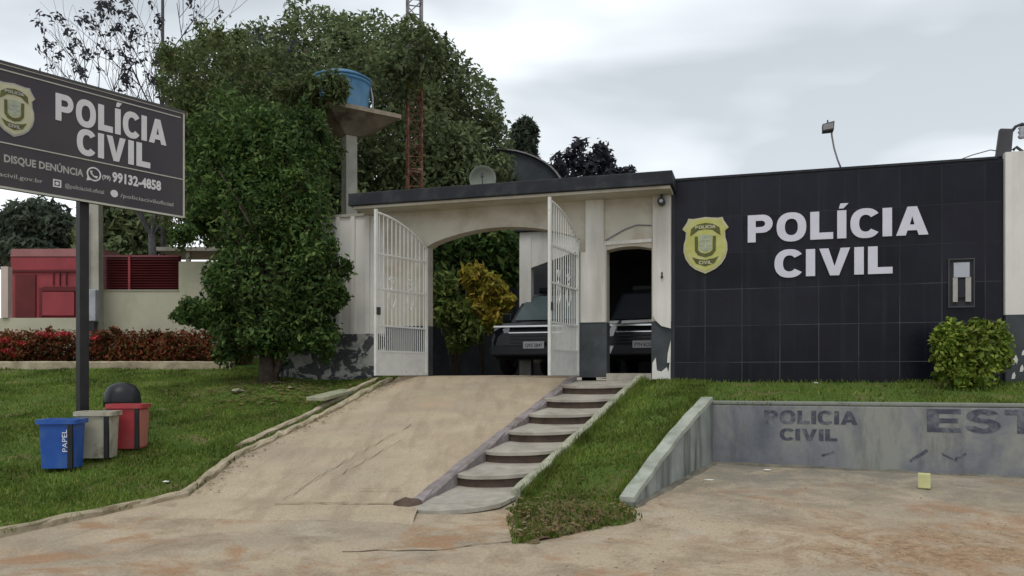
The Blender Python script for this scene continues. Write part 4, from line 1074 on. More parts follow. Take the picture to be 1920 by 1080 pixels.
# near tree with vines, left of the portal
base = Vector((px(505, 704, 14.0).x, 14.0, lawn_z(-4.25, 14.0)-.05)); tr = empty('leafy_tree', base); tag(tr, 'leafy green tree on the lawn in front of the white boundary wall', 'tree')
b = MB(); trunk(b, base, base+Vector((.1, 0, 2.4)), .15, .06, 8, 8, .9, 1.5)
b.tube([base+Vector((.05,0,0)), base+Vector((.25,-.1,.5)), base+Vector((.5,-.1,1.3))], [.07,.05,.03], 7)
b.build('trunk', M['bark'], tr, off=base, smooth=True)
LB = [lobe2(520, 300, 14.4, 100, 90, .95), lobe2(490, 400, 14.2, 100, 110, .9), lobe2(560, 410, 14.0, 68, 120, .6), lobe2(515, 520, 13.8, 100, 95, .85), lobe2(590, 560, 13.6, 50, 75, .4, .7),
      lobe2(435, 540, 13.9, 50, 50, .5, .6), lobe2(380, 590, 13.8, 38, 18, .3, .5), lobe2(625, 555, 13.5, 24, 28, .3, .4), lobe2(365, 440, 14, 26, 30, .3, .3), lobe2(600, 640, 13.6, 40, 25, .3, .35), lobe2(520, 620, 13.7, 85, 50, .6), lobe2(430, 250, 14.6, 75, 80, .7), lobe2(405, 340, 14.4, 55, 85, .6), lobe2(600, 500, 13.7, 38, 40, .35, .5),
      lobe2(460, 640, 13.9, 60, 35, .5, .8), lobe2(550, 250, 14.6, 55, 50, .5, .7)]
foliage('crown', LB, 56000, .10, M['near'], tr, base, 12, .30, .45, .2, 1.8, .55, 110, .22)
# olive tangle of an older tree above it
base = Vector((px(455, 704, 16.6).x, 16.6, 0)); tr = empty('olive_tree', base); tag(tr, 'tall olive green tree with loose twiggy top between sign and water tower', 'tree')
b = MB(); trunk(b, base, base+Vector((0, 0, 4.2)), .18, .09, 9, 8, 1.4, 1.9); b.build('trunk', M['bark'], tr, off=base, smooth=True)
LB = [lobe2(430, 170, 16.6, 120, 110, 1.3), lobe2(490, 225, 16.4, 92, 115, 1.0), lobe2(370, 260, 16.8, 75, 130, 1.0), lobe2(580, 300, 16.6, 45, 70, .6, .8), lobe2(582, 185, 16.3, 18, 30, .3, .3), lobe2(635, 165, 16.3, 18, 9, .2, .08), lobe2(350, 380, 17, 60, 90, .8), lobe2(480, 340, 16.8, 130, 120, 1.0)]
foliage('crown', LB, 36000, .115, M['olive_leaf'], tr, base, 13, .25, .36, .22, 2.1, .5, 90, .28)
# bare, sparsely leaved tree at the top left
base = Vector((px(285, 704, 18.5).x, 18.5, 0)); tr = empty('bare_tree', base); tag(tr, 'nearly bare tree with thin dark twigs rising above the sign', 'tree')
rnd = random.Random(17); b = MB(); tips = []
def grow(p, d, L, r, depth):
    n = 4; pts = [p]; q = p
    for i in range(n):
        d = (d + Vector((rnd.uniform(-.16, .16), rnd.uniform(-.16, .16), rnd.uniform(-.04, .12)))).normalized(); q = q + d*L/n; pts.append(q)
    b.tube(pts, [r*(1-.45*i/n) for i in range(n+1)], 5 if depth > 1 else 8, cap=False)
    if depth >= 5: tips.append(q); return
    for k in range(3 if depth < 4 else 2):
        a_ = rnd.uniform(0, 2*PI); s_ = rnd.uniform(.35, .75)
        nd = (d + Vector((math.cos(a_)*s_, math.sin(a_)*s_*.7, rnd.uniform(-.05, .3)))).normalized()
        grow(pts[rnd.randint(2, n)], nd, L*rnd.uniform(.62, .82), r*.55, depth+1)
    tips.append(q)
for (dx, dz_) in ((-.75, 1), (-.4, 1), (-.12, 1), (.15, 1), (.5, 1)): grow(base+Vector((0, 0, 3.2)), Vector((dx, 0, dz_)).normalized(), 2.3, .042, 1)
b.tube([base, base+Vector((.05, 0, 1.6)), base+Vector((0, 0, 3.25))], [.13, .10, .08], 9)
b.build('trunk', M['twig'], tr, off=base, smooth=True)
LB = [(p, .13) for p in tips if rnd.random() < .5]
foliage('crown', LB, 2300, .12, M['purple'], tr, base, 14, .1, .45, .1)
# left distant trees
for k, (x, y, d, rx, rz_, nn_, lab) in enumerate([(70, 425, 30, 82, 62, 9000, 'dark bushy tree far behind the red kiosk at the left edge'),
                                               (235, 430, 27, 95, 70, 9000, 'dense dark tree behind the red louvred windows'),
                                               (985, 262, 34, 27, 44, 2600, 'small distant tree top beside the big mango crown')]):
    p = px(x, y, d); base = Vector((p.x, d, -.3)); tr = empty('distant_tree', base); tag(tr, lab, 'tree', 'distant trees behind the roofs')
    b = MB(); trunk(b, base, Vector((p.x, d, p.z)), .25, .1, 30+k, 4, 1, 1); b.build('trunk', M['bark'], tr, off=base, smooth=True)
    LB = [lobe2(x, y, d, rx*.8, rz_*.85), lobe2(x-rx*.5, y+rz_*.2, d, rx*.5, rz_*.6), lobe2(x+rx*.45, y+rz_*.1, d-.5, rx*.5, rz_*.55), lobe2(x, y+rz_*.9, d-.3, rx*.9, rz_*.6)]
    if k == 2: LB = [lobe2(x, y-8, d, 24, 34), lobe2(x-14, y+4, d, 14, 26), lobe2(x+5, y+60, d, 22, 50)]
    foliage('crown', LB, nn_, .28 if k < 2 else .34, M['mango'] if k == 1 else M['far'], tr, base, 40+k, .5, .45, .14)
# dusky tree right of the barrel roof
base = Vector((px(1105, 704, 27).x, 27, -.3)); tr = empty('dusky_tree', base); tag(tr, 'purplish dark open tree showing above the portal roof', 'tree')
b = MB(); trunk(b, base, base+Vector((0, 0, 5.6)), .2, .07, 51, 10, .9, 1.0); b.build('trunk', M['twig'], tr, off=base, smooth=True)
LB = [lobe(x, y, 27, r) for x, y, r in [(1050,305,20),(1070,290,16),(1086,272,16),(1082,310,22),(1110,310,24),(1125,280,18),(1138,300,20),(1140,325,20),(1165,325,14),(1180,322,12),(1040,325,12),(1063,330,14),(1100,335,20)]]
foliage('crown', LB, 1900, .24, M['purple'], tr, base, 52, .1, .45, .2, 2, .4)

# yard shrubs seen through the arch
def yard_plant(name, label, cat, c, lobes, n, size, m, seed, stem_h):
    r_ = empty(name, c); tag(r_, label, cat)
    b = MB(); rn = random.Random(seed)
    for k in range(6):
        a_ = rn.uniform(0, 2*PI); b.tube([Vector(c), Vector(c)+Vector((.1*math.cos(a_), .1*math.sin(a_), stem_h*.5)), Vector(c)+Vector((.35*math.cos(a_), .35*math.sin(a_), stem_h))], [.03, .02, .01], 6)
    b.build('stem', M['bark'], r_, off=c, smooth=True); foliage('foliage', lobes, n, size, m, r_, c, seed, .2, .4, .2, 2, .2)
d_ = 18.0
yard_plant('croton_shrub', 'orange and yellow croton shrub in the yard behind the arch', 'shrub', (px(905, 704, d_).x, d_, -.02),
           [lobe(890, 520, d_, 28), lobe(915, 545, d_, 34), lobe(940, 565, d_, 24), lobe(895, 580, d_, 30), lobe(925, 600, d_-.2, 22)], 2600, .20, M['croton'], 61, 1.5)
yard_plant('yard_shrub', 'green shrub left of the orange croton in the yard', 'shrub', (px(850, 704, 17.6).x, 17.6, -.02),
           [lobe(850, 590, 17.6, 38), lobe(880, 620, 17.5, 28), lobe(830, 540, 17.6, 30), lobe(860, 640, 17.5, 25)], 2400, .18, M['yardleaf'], 62, 1.3)
yard_plant('yard_tree', 'dark leafy tree shading the yard behind the arch', 'tree', (px(860, 704, 21).x, 21, -.02),
           [lobe(930, 455, 21, 50), lobe(860, 450, 21, 55), lobe(810, 520, 21, 50), lobe(960, 500, 21.5, 40), lobe(880, 520, 21.8, 60)], 5200, .24, M['near'], 63, 2.8)

# shrub by the black wall
c0 = Vector(px(1822, 704, 10.75)); c0.z = -.16
sh = empty('round_shrub', c0); tag(sh, 'bright yellow green shrub at the foot of the black wall', 'shrub')
b = MB(); rn = random.Random(4)
for k in range(9):
    a_ = rn.uniform(0, 2*PI); b.tube([c0, c0+Vector((.12*math.cos(a_), .12*math.sin(a_), .3)), c0+Vector((.3*math.cos(a_), .3*math.sin(a_), .62))], [.018, .012, .006], 6)
b.build('stem', M['bark'], sh, off=c0, smooth=True)
LB = [lobe(1800, 655, 10.7, 42), lobe(1845, 650, 10.8, 44), lobe(1775, 660, 10.7, 24), lobe(1822, 690, 10.6, 48), lobe(1785, 690, 10.6, 30), lobe(1868, 675, 10.8, 26), lobe(1795, 622, 10.7, 20), lobe(1870, 622, 10.8, 20), lobe(1770, 632, 10.7, 14), lobe(1840, 615, 10.8, 14)]
foliage('foliage', LB, 5600, .078, M['shrub'], sh, c0, 71, .35, .5, .22, 2.2, .3, 34, .09)

# hedge with red leaves
h0, h1 = px(-60, 704, 16.3).x, px(455, 704, 16.3).x
hz0 = lawn_z(-8, 16.2)
hd_ = empty('hedge', Vector(((h0+h1)/2, 16.3, hz0))); tag(hd_, 'long low hedge of red and green leaves behind the lawn kerb', 'hedge')
LB = [(Vector((h0 + (h1-h0)*k/26, 16.3, hz0 + .36)), (.30, .32, .36)) for k in range(27)]
foliage('foliage', LB, 24000, .085, M['hedge'], hd_, hd_.location, 81, .5, .42, .16, 3, .3, 60, .12)
LB = [(Vector((px(x, 704, 16.0).x, 16.05, hz0+z)), (.16, .1, .06)) for x, z in [(75,.62),(90,.60),(115,.63),(15,.3),(40,.45),(180,.55),(5,.5),(30,.2),(150,.6)]]
for k_, l_ in enumerate(LB): tag(foliage('flower_cluster', [l_], 50, .06, M['flower'], hd_, hd_.location, 82+k_, .2, .6, .0), kind='stuff')
b = MB(); b.tube([(h0, 16.3, hz0+.02), (h0, 16.3, hz0+.4)], .02, 6)
b.build('stem', M['bark'], hd_, off=hd_.location)
for k in range(16): x = h0+(h1-h0)*k/15; b = MB(); b.tube([(x, 16.3, hz0-.03), (x+.03, 16.3, hz0+.45)], .012, 6); b.build('stem', M['bark'], hd_, off=hd_.location)
kb = tag(ribbon([Vector((px(-80, 704, 15.8).x, 15.8, hz0-.03)), Vector((px(440, 704, 15.8).x, 15.75, hz0-.03))], .12, .10, 33, .008).build('hedge_kerb', M['kerb']),
         'straight pale kerb along the front of the red hedge', 'kerb')

# ------------------------------------------------------------------ neighbour on the left
ZG = .12
nb = empty('beige_wall', px(300, 704, 17.2) + Vector((0, 0, ZG))); tag(nb, 'beige garden wall with dark red louvred openings behind the hedge', 'wall')
BO = tuple(nb.location)
def nbx(x, d=17.2): return px(x, 704, d).x
def nbz(y, d=17.2): return px(0, y, d).z
b = MB(); b.box(nbx(170), nbx(520), 17.2, 17.4, 0, nbz(545)); b.box(nbx(335), nbx(520), 17.2, 17.4, nbz(545), nbz(490)); b.build('wall', M['beige'], nb, off=BO)
lo = MB()
for k in range(14):
    z0 = nbz(544)+k*.055; lo.hexa([(nbx(192), 17.22, z0), (nbx(334), 17.22, z0), (nbx(334), 17.3, z0+.045), (nbx(192), 17.3, z0+.045), (nbx(192), 17.24, z0+.01), (nbx(334), 17.24, z0+.01), (nbx(334), 17.32, z0+.055), (nbx(192), 17.32, z0+.055)])
lo.box(nbx(192), nbx(334), 17.33, 17.36, nbz(545), nbz(478))
lo.build('louvre', M['reddark'], nb, off=BO)
b = MB(); b.box(nbx(240), nbx(244), 17.20, 17.24, nbz(545), nbz(478)); b.build('mullion', M['redwall'], nb, off=BO)
b = MB(); b.box(nbx(185), nbx(336), 17.18, 17.42, nbz(545)-.0, nbz(545)+.02); b.build('sill', M['beige'], nb, off=BO)
rs_ = empty('concrete_canopy', px(360, 460, 19)); tag(rs_, 'thin pale concrete canopy slab behind the leafy tree', 'canopy')
b = MB(); b.box(px(290,0,19).x, px(470,0,19).x, 19, 20.5, px(0,470,19).z, px(0,463,19).z); b.box(px(345,0,19).x, px(352,0,19).x, 19.1, 19.2, 0, px(0,470,19).z)
b.build('slab', M['concrete'], rs_, off=rs_.location)
lw2 = empty('low_wall', px(70, 704, 17.4) + Vector((0, 0, ZG))); tag(lw2, 'low cream wall with pinkish pillar left of the sign post', 'wall')
b = MB(); b.box(nbx(-120, 17.4), nbx(176, 17.4), 17.4, 17.6, 0, nbz(596, 17.4)); b.build('wall', M['beige'], lw2, off=tuple(lw2.location))
b = MB(); b.box(nbx(4, 17.4), nbx(17, 17.4), 17.36, 17.52, nbz(596, 17.4)+.001, nbz(500, 17.4)); b.build('pillar', M['pinkish'], lw2, off=tuple(lw2.location))
ki = empty('red_kiosk', px(85, 704, 19) + Vector((0, 0, .1))); tag(ki, 'red sheet metal kiosk behind the low cream wall', 'kiosk')
KO = tuple(ki.location)
kx = lambda x: px(x, 704, 19).x; kz = lambda y: px(0, y, 19).z
b = MB(); b.box(kx(20), kx(190), 19, 21.5, 0, kz(482)); b.build('body', M['redwall'], ki, off=KO)
b = MB(); b.prism([[(kx(20), kz(481)), (kx(190), kz(481)), (kx(190), kz(466)), (kx(22), kz(467))]], 18.985, 21.5); b.build('roof', M['redpale'], ki, off=KO)
b = MB(); b.box(kx(30), kx(68), 18.965, 18.999, kz(595), kz(515)); b.build('door', M['reddark'], ki, off=KO)
b = MB(); b.box(kx(84), kx(143), 18.90, 18.999, kz(592), kz(548)); b.build('counter', M['redwall'], ki, off=KO)
b = MB(); b.box(kx(76), kx(83), 18.94, 18.999, kz(595), kz(540)); b.box(kx(20), kx(190), 18.95, 18.999, kz(510), kz(506)); b.box(kx(84), kx(150), 18.93, 18.999, kz(546), kz(538)); b.build('frame', M['reddark'], ki, off=KO)
b = MB()
for x in (100, 112, 124): b.box(kx(x), kx(x+2), 18.97, 18.999, kz(535), kz(512))
b.build('slats', M['reddark'], ki, off=KO)
# pale utility post with its meter box
up_ = empty('utility_post', px(177, 704, 16.9) + Vector((0, 0, .05))); tag(up_, 'pale concrete utility post behind the sign with grey meter box', 'utility post')
UO = tuple(up_.location); ux = lambda x: px(x, 704, 16.9).x; uz = lambda y: px(0, y, 16.9).z
b = MB(); b.hexa([(ux(166), 16.8, 0), (ux(190), 16.8, 0), (ux(190), 17.02, 0), (ux(166), 17.02, 0), (ux(168), 16.82, uz(330)), (ux(188), 16.82, uz(330)), (ux(188), 17.0, uz(330)), (ux(168), 17.0, uz(330))]); b.build('post', M['concrete'], up_, off=UO)
b = MB(); b.box(ux(166), ux(192), 16.62, 16.79, uz(604), uz(545)); bev(b.build('meter_box', M['boxgrey'], up_, off=UO), .02)
b = MB(); b.tube([(ux(172), 16.76, uz(545)), (ux(171), 16.76, uz(400))], .018, 8); b.build('conduit', M['signframe'], up_, off=UO)
b = MB(); b.box(ux(172), ux(188), 16.65, 16.78, uz(622), uz(604)); b.build('switch', M['blackplastic'], up_, off=UO)

# thin mast beside the bare tree
tm = empty('thin_mast', px(305, 704, 19.5)); tag(tm, 'thin dark straight mast standing among the bare twigs', 'mast')
b = MB(); z1 = px(0, -60, 19.5).z; b.lathe([(.05, 0), (.045, 4), (.035, z1)], (0, 0, 0), 10); b.build('pole', M['twig'], tm, smooth=True)
b = MB(); b.box(-.12, .12, -.12, .12, 0, .03); b.build('base_plate', M['greysteel'], tm)

# ------------------------------------------------------------------ lattice mast
lm_c = Vector((px(777, 704, 20).x, 20, 0)); lm = empty('lattice_mast', lm_c, R(15)); tag(lm, 'slender lattice radio mast, rusty red below and grey above', 'mast')
def lattice(z0, z1, w, m, step=.36):
    mb = MB(); cs = [(-w/2, -w/2), (w/2, -w/2), (w/2, w/2), (-w/2, w/2)]
    for x, y in cs: mb.tube([(x, y, z0), (x, y, z1)], .026, 6)
    z = z0; k = 0
    while z < z1-.01:
        zt = min(z+step, z1)
        for i in range(4):
            a_, c_ = cs[i], cs[(i+1) % 4]
            mb.tube([(a_[0], a_[1], z), (c_[0], c_[1], z)], .016, 5)
            if k % 2: a_, c_ = c_, a_
            mb.tube([(a_[0], a_[1], z), (c_[0], c_[1], zt)], .014, 5)
        z = zt; k += 1
    mb.build('mast_section', m, lm)
w_ = .34
lattice(0, px(0, 320, 20).z, w_, M['rust']); lattice(px(0, 320, 20).z, px(0, 170, 20).z, w_, M['rust'], .3)
lattice(px(0, 170, 20).z, px(0, 140, 20).z, w_+.02, M['yellowpaint'], .2); lattice(px(0, 140, 20).z, px(0, -60, 20).z, w_, M['greysteel'])

# ------------------------------------------------------------------ water tower
wd = 17.6; wc = Vector((px(655, 704, wd).x, wd, 0)); wt_ = empty('water_tower', wc, R(35)); tag(wt_, 'concrete water tower with brown flared platform behind the leafy tree', 'water tower')
zc0, zc1 = 0, px(0, 255, wd).z
b = MB(); b.hexa([(-.14,-.14,0),(.14,-.14,0),(.14,.14,0),(-.14,.14,0),(-.13,-.13,zc1),(.13,-.13,zc1),(.13,.13,zc1),(-.13,.13,zc1)]); bev(b.build('column', M['concrete'], wt_), .01)
zt = px(0, 228, wd).z; zb = zc1-.02; H = .82
b = MB(); b.hexa([(-.17,-.17,zb),(.17,-.17,zb),(.17,.17,zb),(-.17,.17,zb),(-H,-H,zt),(H,-H,zt),(H,H,zt),(-H,H,zt)])
b.box(-H-.02, H+.02, -H-.02, H+.02, zt, zt+.09); b.build('platform', M['concrete2'], wt_)
tk = empty('water_tank', wc + Vector((-.2, .1, zt+.09))); tag(tk, 'blue water tank on the tower platform, half hidden by leaves', 'water tank')
b = MB(); b.lathe([(.52,0),(.56,.05),(.63,.70),(.66,.74),(.66,.78),(.63,.80)], (0,0,0), 28); b.build('tank_body', M['tankblue'], tk, smooth=False)
b = MB(); b.lathe([(.67,.80),(.67,.84),(.50,.93),(.2,.99),(.05,1.0)], (0,0,0), 28); b.build('lid', M['tankblue'], tk, smooth=True)
b = MB(); b.tube([(.68,.1,0),(.68,.1,.5),(.60,.1,.9)], .02, 6); b.build('pipe', M['boxgrey'], tk)

# satellite dish and barrel roof
sdp = px(905, 336, 14.5); sdish = empty('satellite_dish', Vector((sdp.x, sdp.y, 3.101))); tag(sdish, 'pale grey satellite dish above the portal roof', 'satellite dish')
b = MB()
prof = [(.001, .07), (.08, .066), (.15, .046), (.20, .015), (.240, -.023), (.245, -.023), (.20, .023), (.15, .058), (.08, .078), (.001, .081)]
hz_ = sdp.z - 3.101
b.lathe(prof, (0, 0, hz_), 26, axis='y'); b.build('reflector', M['dish'], sdish, smooth=True)
b = MB(); b.tube([(0, .10, 0), (0, .10, hz_)], .024, 8); b.tube([(0, .09, hz_-.2), (0, -.25, hz_)], .009, 6); b.build('mount', M['greysteel'], sdish)
b = MB(); b.box(-.022, .022, -.30, -.24, hz_-.025, hz_+.04); b.build('receiver', M['signframe'], sdish)
bd = 24; br_ = empty('barrel_roof_shed', px(930, 704, bd)); tag(br_, 'dark shed with curved barrel roof behind the portal', 'shed')
xc, r_w = px(930, 0, bd).x, (1055-930)/1500*bd
pts = []
for k in range(21):
    a_ = PI*k/20; pts.append((xc + r_w*math.cos(a_), px(0, 362, bd).z + (362-282)/1500*bd*math.sin(a_)))
pts += [(xc-r_w, 0), (xc+r_w, 0)]
b = MB(); b.prism([pts], bd, bd+5); b.build('body', M['roofdark'], br_, off=tuple(br_.location))
b = MB()
for k in range(20):
    a0, a1 = PI*k/20, PI*(k+1)/20; e = 1.015
    A = lambda a_, e: (xc + r_w*e*math.cos(a_), px(0, 362, bd).z + (362-282)/1500*bd*e*math.sin(a_))
    p, q, r2, s2 = A(a0, 1.002), A(a1, 1.002), A(a1, 1.03), A(a0, 1.03); b.prism([[p, q, r2, s2]], bd-.12, bd+5.05)
b.build('roof', M['greysteel'], br_, off=tuple(br_.location))

# ------------------------------------------------------------------ big sign
SA = math.atan2(.789, .614)
sc0 = Vector((-5.13, 9.62, lawn_z(-5.13, 9.62)-.02))
sg = empty('roadside_sign', sc0, SA); tag(sg, 'large dark police sign board on a black post standing on the lawn', 'sign')
gz0 = sc0.z
b = MB(); b.box(-.055, .055, .02, .13, 0, 3.40-gz0); bev(b.build('post', M['post'], sg), .006)
bz0, bz1 = 2.078-gz0, 3.456-gz0; bx = 1.23
b = MB(); b.box(-bx, bx, -.06, .02, bz0, bz1); bev(b.build('board', M['signface'], sg), .006)
b = MB(); b.box(-bx-.012, bx+.012, -.075, .03, bz1+.001, bz1+.03); b.build('top_cap', M['signframe'], sg)
b = MB(); w = .016
b.box(bx-w, bx+.006, -.068, -.058, bz0, bz1); b.box(-bx-.006, -bx+w, -.068, -.058, bz0, bz1); b.box(-bx+w, bx-w, -.068, -.058, bz0-.004, bz0+w+.004)
b.box(-bx+w, bx-.05, -.067, -.058, bz1-.075, bz1-.062); b.box(-bx+w, bx-w, -.067, -.058, bz1-.012, bz1)
dvz = 2.575-gz0; b.box(-bx+w, bx-w, -.066, -.058, dvz, dvz+.013); b.build('border', M['signline'], sg)
t = MB(); word(t, 'POLÍCIA', -.363, .983, 2.972-gz0, .315, -.067, -.059, .12); t.build('lettering', M['ivory'], sg)
t = MB(); word(t, 'CIVIL', -.126, .769, 2.635-gz0, .30, -.067, -.059, .14); t.build('lettering', M['ivory'], sg)
t = MB(); smalltext(t, 'DISQUE DENÚNCIA', -.90, -.05, 2.372-gz0, .085, -.0625, .03); t.build('lettering', M['ivorydim'], sg)
t = MB(); smalltext(t, '(99)', .17, .27, 2.392-gz0, .05, -.0625, .02); smalltext(t, '99132-4858', .29, .915, 2.382-gz0, .12, -.0625, .04); t.build('lettering', M['ivory'], sg)
t = MB(); smalltext(t, 'policiacivil.gov.br', -1.15, -.50, 2.205-gz0, .05, -.0625, .01); t.build('lettering', M['ivorydim'], sg); t = MB(); smalltext(t, '@policiacivil.oficial', -.26, .19, 2.205-gz0, .05, -.0625, .01); t.build('lettering', M['ivorydim'], sg); t = MB(); smalltext(t, '/policiaciviloficial', .39, 1.08, 2.205-gz0, .05, -.0625, .01); t.build('lettering', M['ivorydim'], sg)
ic = MB(); cx_, cz_ = .072, 2.425-gz0
ic.prism([arc(cx_, cz_, .085, .085, 0, 360, 32)[:-1], arc(cx_, cz_, .068, .068, 0, 360, 32)[:-1]], -.064, -.059)
ic.prism([[(cx_-.085, cz_-.09), (cx_-.075, cz_-.03), (cx_-.03, cz_-.075)]], -.0643, -.059)
ic.tube([(cx_-.035, -.062, cz_+.035), (cx_-.03, -.062, cz_), (cx_, -.062, cz_-.03), (cx_+.035, -.062, cz_-.035)], [.018, .010, .010, .018], 6)
ic.build('icon', M['ivory'], sg); ic = MB()
ic.prism([[(-.39, 2.19-gz0), (-.30, 2.19-gz0), (-.30, 2.28-gz0), (-.39, 2.28-gz0)], [(-.375, 2.205-gz0), (-.315, 2.205-gz0), (-.315, 2.265-gz0), (-.375, 2.265-gz0)]], -.064, -.059)
ic.prism([arc(-.345, 2.235-gz0, .02, .02, 0, 360, 14)[:-1]], -.064, -.059)
ic.build('icon', M['ivory'], sg); ic = MB()
ic.prism([arc(.315, 2.235-gz0, .045, .045, 0, 360, 18)[:-1]], -.064, -.059)
ic.build('icon', M['ivory'], sg)
badge('sign_badge', .44, .60, sg, (-.80, -.055, 2.968-gz0), 0, M['goldpale'], M['ivorydim'], M['olive'])

# ------------------------------------------------------------------ bins
def bin_at(pos, m, label, writing=None, stripe=None, lid=False):
    r_ = empty('litter_bin', pos, R(6)); tag(r_, label, 'bin', 'row of three litter bins under the sign')
    b0, b1, H, w = .152, .168, .53, .02
    mb = MB(); seg = []
    def ringp(h, z, c=.05):
        o = []
        for (sx, sy, a0) in ((1, 1, 0), (-1, 1, 90), (-1, -1, 180), (1, -1, 270)):
            for k in range(5):
                a_ = R(a0+90*k/4); o.append((sx*(h*1.12-c)+c*math.cos(a_), sy*(h*.95-c)+c*math.sin(a_), z))
        return o
    rings = [ringp(b0, 0), ringp(b1, H-.05), ringp(b1+.025, H-.05), ringp(b1+.025, H), ringp(b1-.02, H), ringp(b1-.03, H-.1), ringp(b0-.02, .06)]
    vs = [p for q in rings for p in q]; k = 20
    fs = [(i*k+j, i*k+(j+1) % k, (i+1)*k+(j+1) % k, (i+1)*k+j) for i in range(len(rings)-1) for j in range(k)] + [tuple(range(k-1, -1, -1)), tuple(range((len(rings)-1)*k, len(rings)*k))]
    mb.add(vs, fs); mb.build('tub', m, r_)
    st_ = MB(); st_.box(b1*1.12-.06, b1*1.12-.015, -b1*.95-.018, -b1*.95+.03, .0, H-.055); st_.build('corner_strap', M['blackplastic'], r_)
    if stripe:
        s2 = MB(); s2.hexa([(b0*1.12-.02,-.13,.02),(b0*1.12+.004,-.13,.02),(b0*1.12+.004,.12,.02),(b0*1.12-.02,.12,.02),(b1*1.12-.02,-.15,H-.07),(b1*1.12+.006,-.15,H-.07),(b1*1.12+.006,.14,H-.07),(b1*1.12-.02,.14,H-.07)]); s2.build('side_panel', stripe, r_)
    if writing:
        t = MB(); smalltext(t, writing, .10, .34, 0, .055, 0, .0)
        # turn the word to read upwards on the front face
        t.v = [(.12 - z_, -b0*.95-.006 - (x_/.34)*.022, .08+x_) for (x_, y_, z_) in t.v]
        t.build('lettering', M['decal'], r_)
    if lid:
        l = MB(); l.lathe([(.20,.0),(.205,.03),(.19,.10),(.15,.16),(.09,.195),(.02,.21)], (0,0,H+.002), 24)
        lo_ = l.build('dome_lid', M['blackplastic'], r_, smooth=True)
    else:
        ins = MB(); ins.box(-b1+.04, b1-.04, -b1+.04, b1-.04, H-.10, H-.095); ins.build('inner_bag', M['blackplastic'], r_)
    return r_
bps = [Vector((-4.946, 8.80, 0)), Vector((-4.77, 9.22, 0)), Vector((-4.62, 9.64, 0))]
for p in bps: p.z = lawn_z(p.x, p.y) + .03
bin_at(bps[0], M['binblue'], 'blue open litter bin with white writing, nearest of the row', 'PAPEL')
bin_at(bps[1], M['binbeige'], 'dirty beige open litter bin between the blue and red bins')
bin_at(bps[2], M['binred'], 'red litter bin at the right end of the row', None, M['binpink'])
dl = MB(); cpos = bps[2] + Vector((-.12, .22, .52))
bk = empty('black_drum', Vector((-4.90, 10.06, lawn_z(-4.90, 10.06)))); tag(bk, 'round black drum with domed top standing behind the red bin', 'drum')
b = MB(); b.lathe([(.17,0),(.19,.05),(.20,.45)], (0,0,0), 24); b.build('drum_body', M['blackplastic'], bk, smooth=True)
b = MB(); b.lathe([(.215,.45),(.22,.52),(.205,.62),(.16,.70),(.09,.74),(.02,.75)], (0,0,0), 24); b.build('dome_lid', M['blackplastic'], bk, smooth=True)

# ------------------------------------------------------------------ small things on the ground
def chip(name, pos, s, m, label, cat, seed, flat=.45, sy=None):
    b = MB(); rock(b, (0, 0, 0), s, sy or s*.7, s*flat, seed); o = b.build(name, m, loc=pos); return tag(o, label, cat)
p = px(1528, 720, 11.9); chip('plastic_bag', (p.x, p.y, p.z-.03), .06, M['litter'], 'crumpled white plastic bag at the foot of the black wall', 'bag', 1, 1.0)
p = street_pt(1438, 882); chip('paper_scrap', p, .05, M['litter'], 'white paper scrap close to the retaining wall', 'litter', 2, .3)
p = street_pt(1330, 900); chip('paper_scrap', p, .06, M['litter'], 'flat pale paper scrap near the corner of the two grey walls', 'litter', 3, .15)
x, y = px(311, 893, 8.6).x, 8.6; chip('paper_scrap', (x, y, lawn_z(x, y)+.02), .035, M['litter'], 'small white scrap on the left lawn beside the bins', 'litter', 4, .5)
x, y = px(632, 745, 12.6).x, 12.2; 
b = MB(); b.hexa([(-.26,-.5,0),(.02,-.55,0),(.30,.45,.10),(.02,.5,.10),(-.26,-.5,.06),(.02,-.55,.06),(.30,.45,.16),(.02,.5,.16)])
tag(bev(b.build('stone_slab', M['stone'], loc=(x, y, lawn_z(x, y)+.03)), .012), 'flat pale stone slab lying on the grass beside the driveway kerb', 'slab')
for k, (xx, yy, s_, lab) in enumerate([(445, 735, .10, 'long pale stone at the left edge of the bare soil'), (545, 733, .05, 'small pale stone in the bare soil under the tree')]):
    y = 12.9 + .2*k; x = px(xx, 704, y).x; chip('stone', (x, y, lawn_z(x, y)+.01), s_, M['stone'], lab, 'stone', 20+k, .5, s_*1.8)
p = px(1235, 742, 11.5); chip('stone', (p.x, p.y, p.z-.02), .14, M['stone'], 'flat stone in the grass at the head of the strip', 'stone', 31, .3, .08)
p = px(1775, 752, 10.0); chip('stone', (p.x+.05, p.y, p.z-.04), .05, M['stone'], 'small stone on the grass above the retaining wall lettering', 'stone', 33, .6)
# pale yellow painted block against the wall foot
A = street_pt(1733, 915); b = MB(); b.box(-.062, .062, -.05, .05, .0, .165); b.box(-.062, .062, -.05, .3, .0, .02)
pb = b.build('painted_marker', M['paleyellow'], loc=(A.x, A.y, A.z-.005), rot=-R(28)); tag(bev(pb, .008), 'pale yellow painted marker block on the parking ground', 'marker')

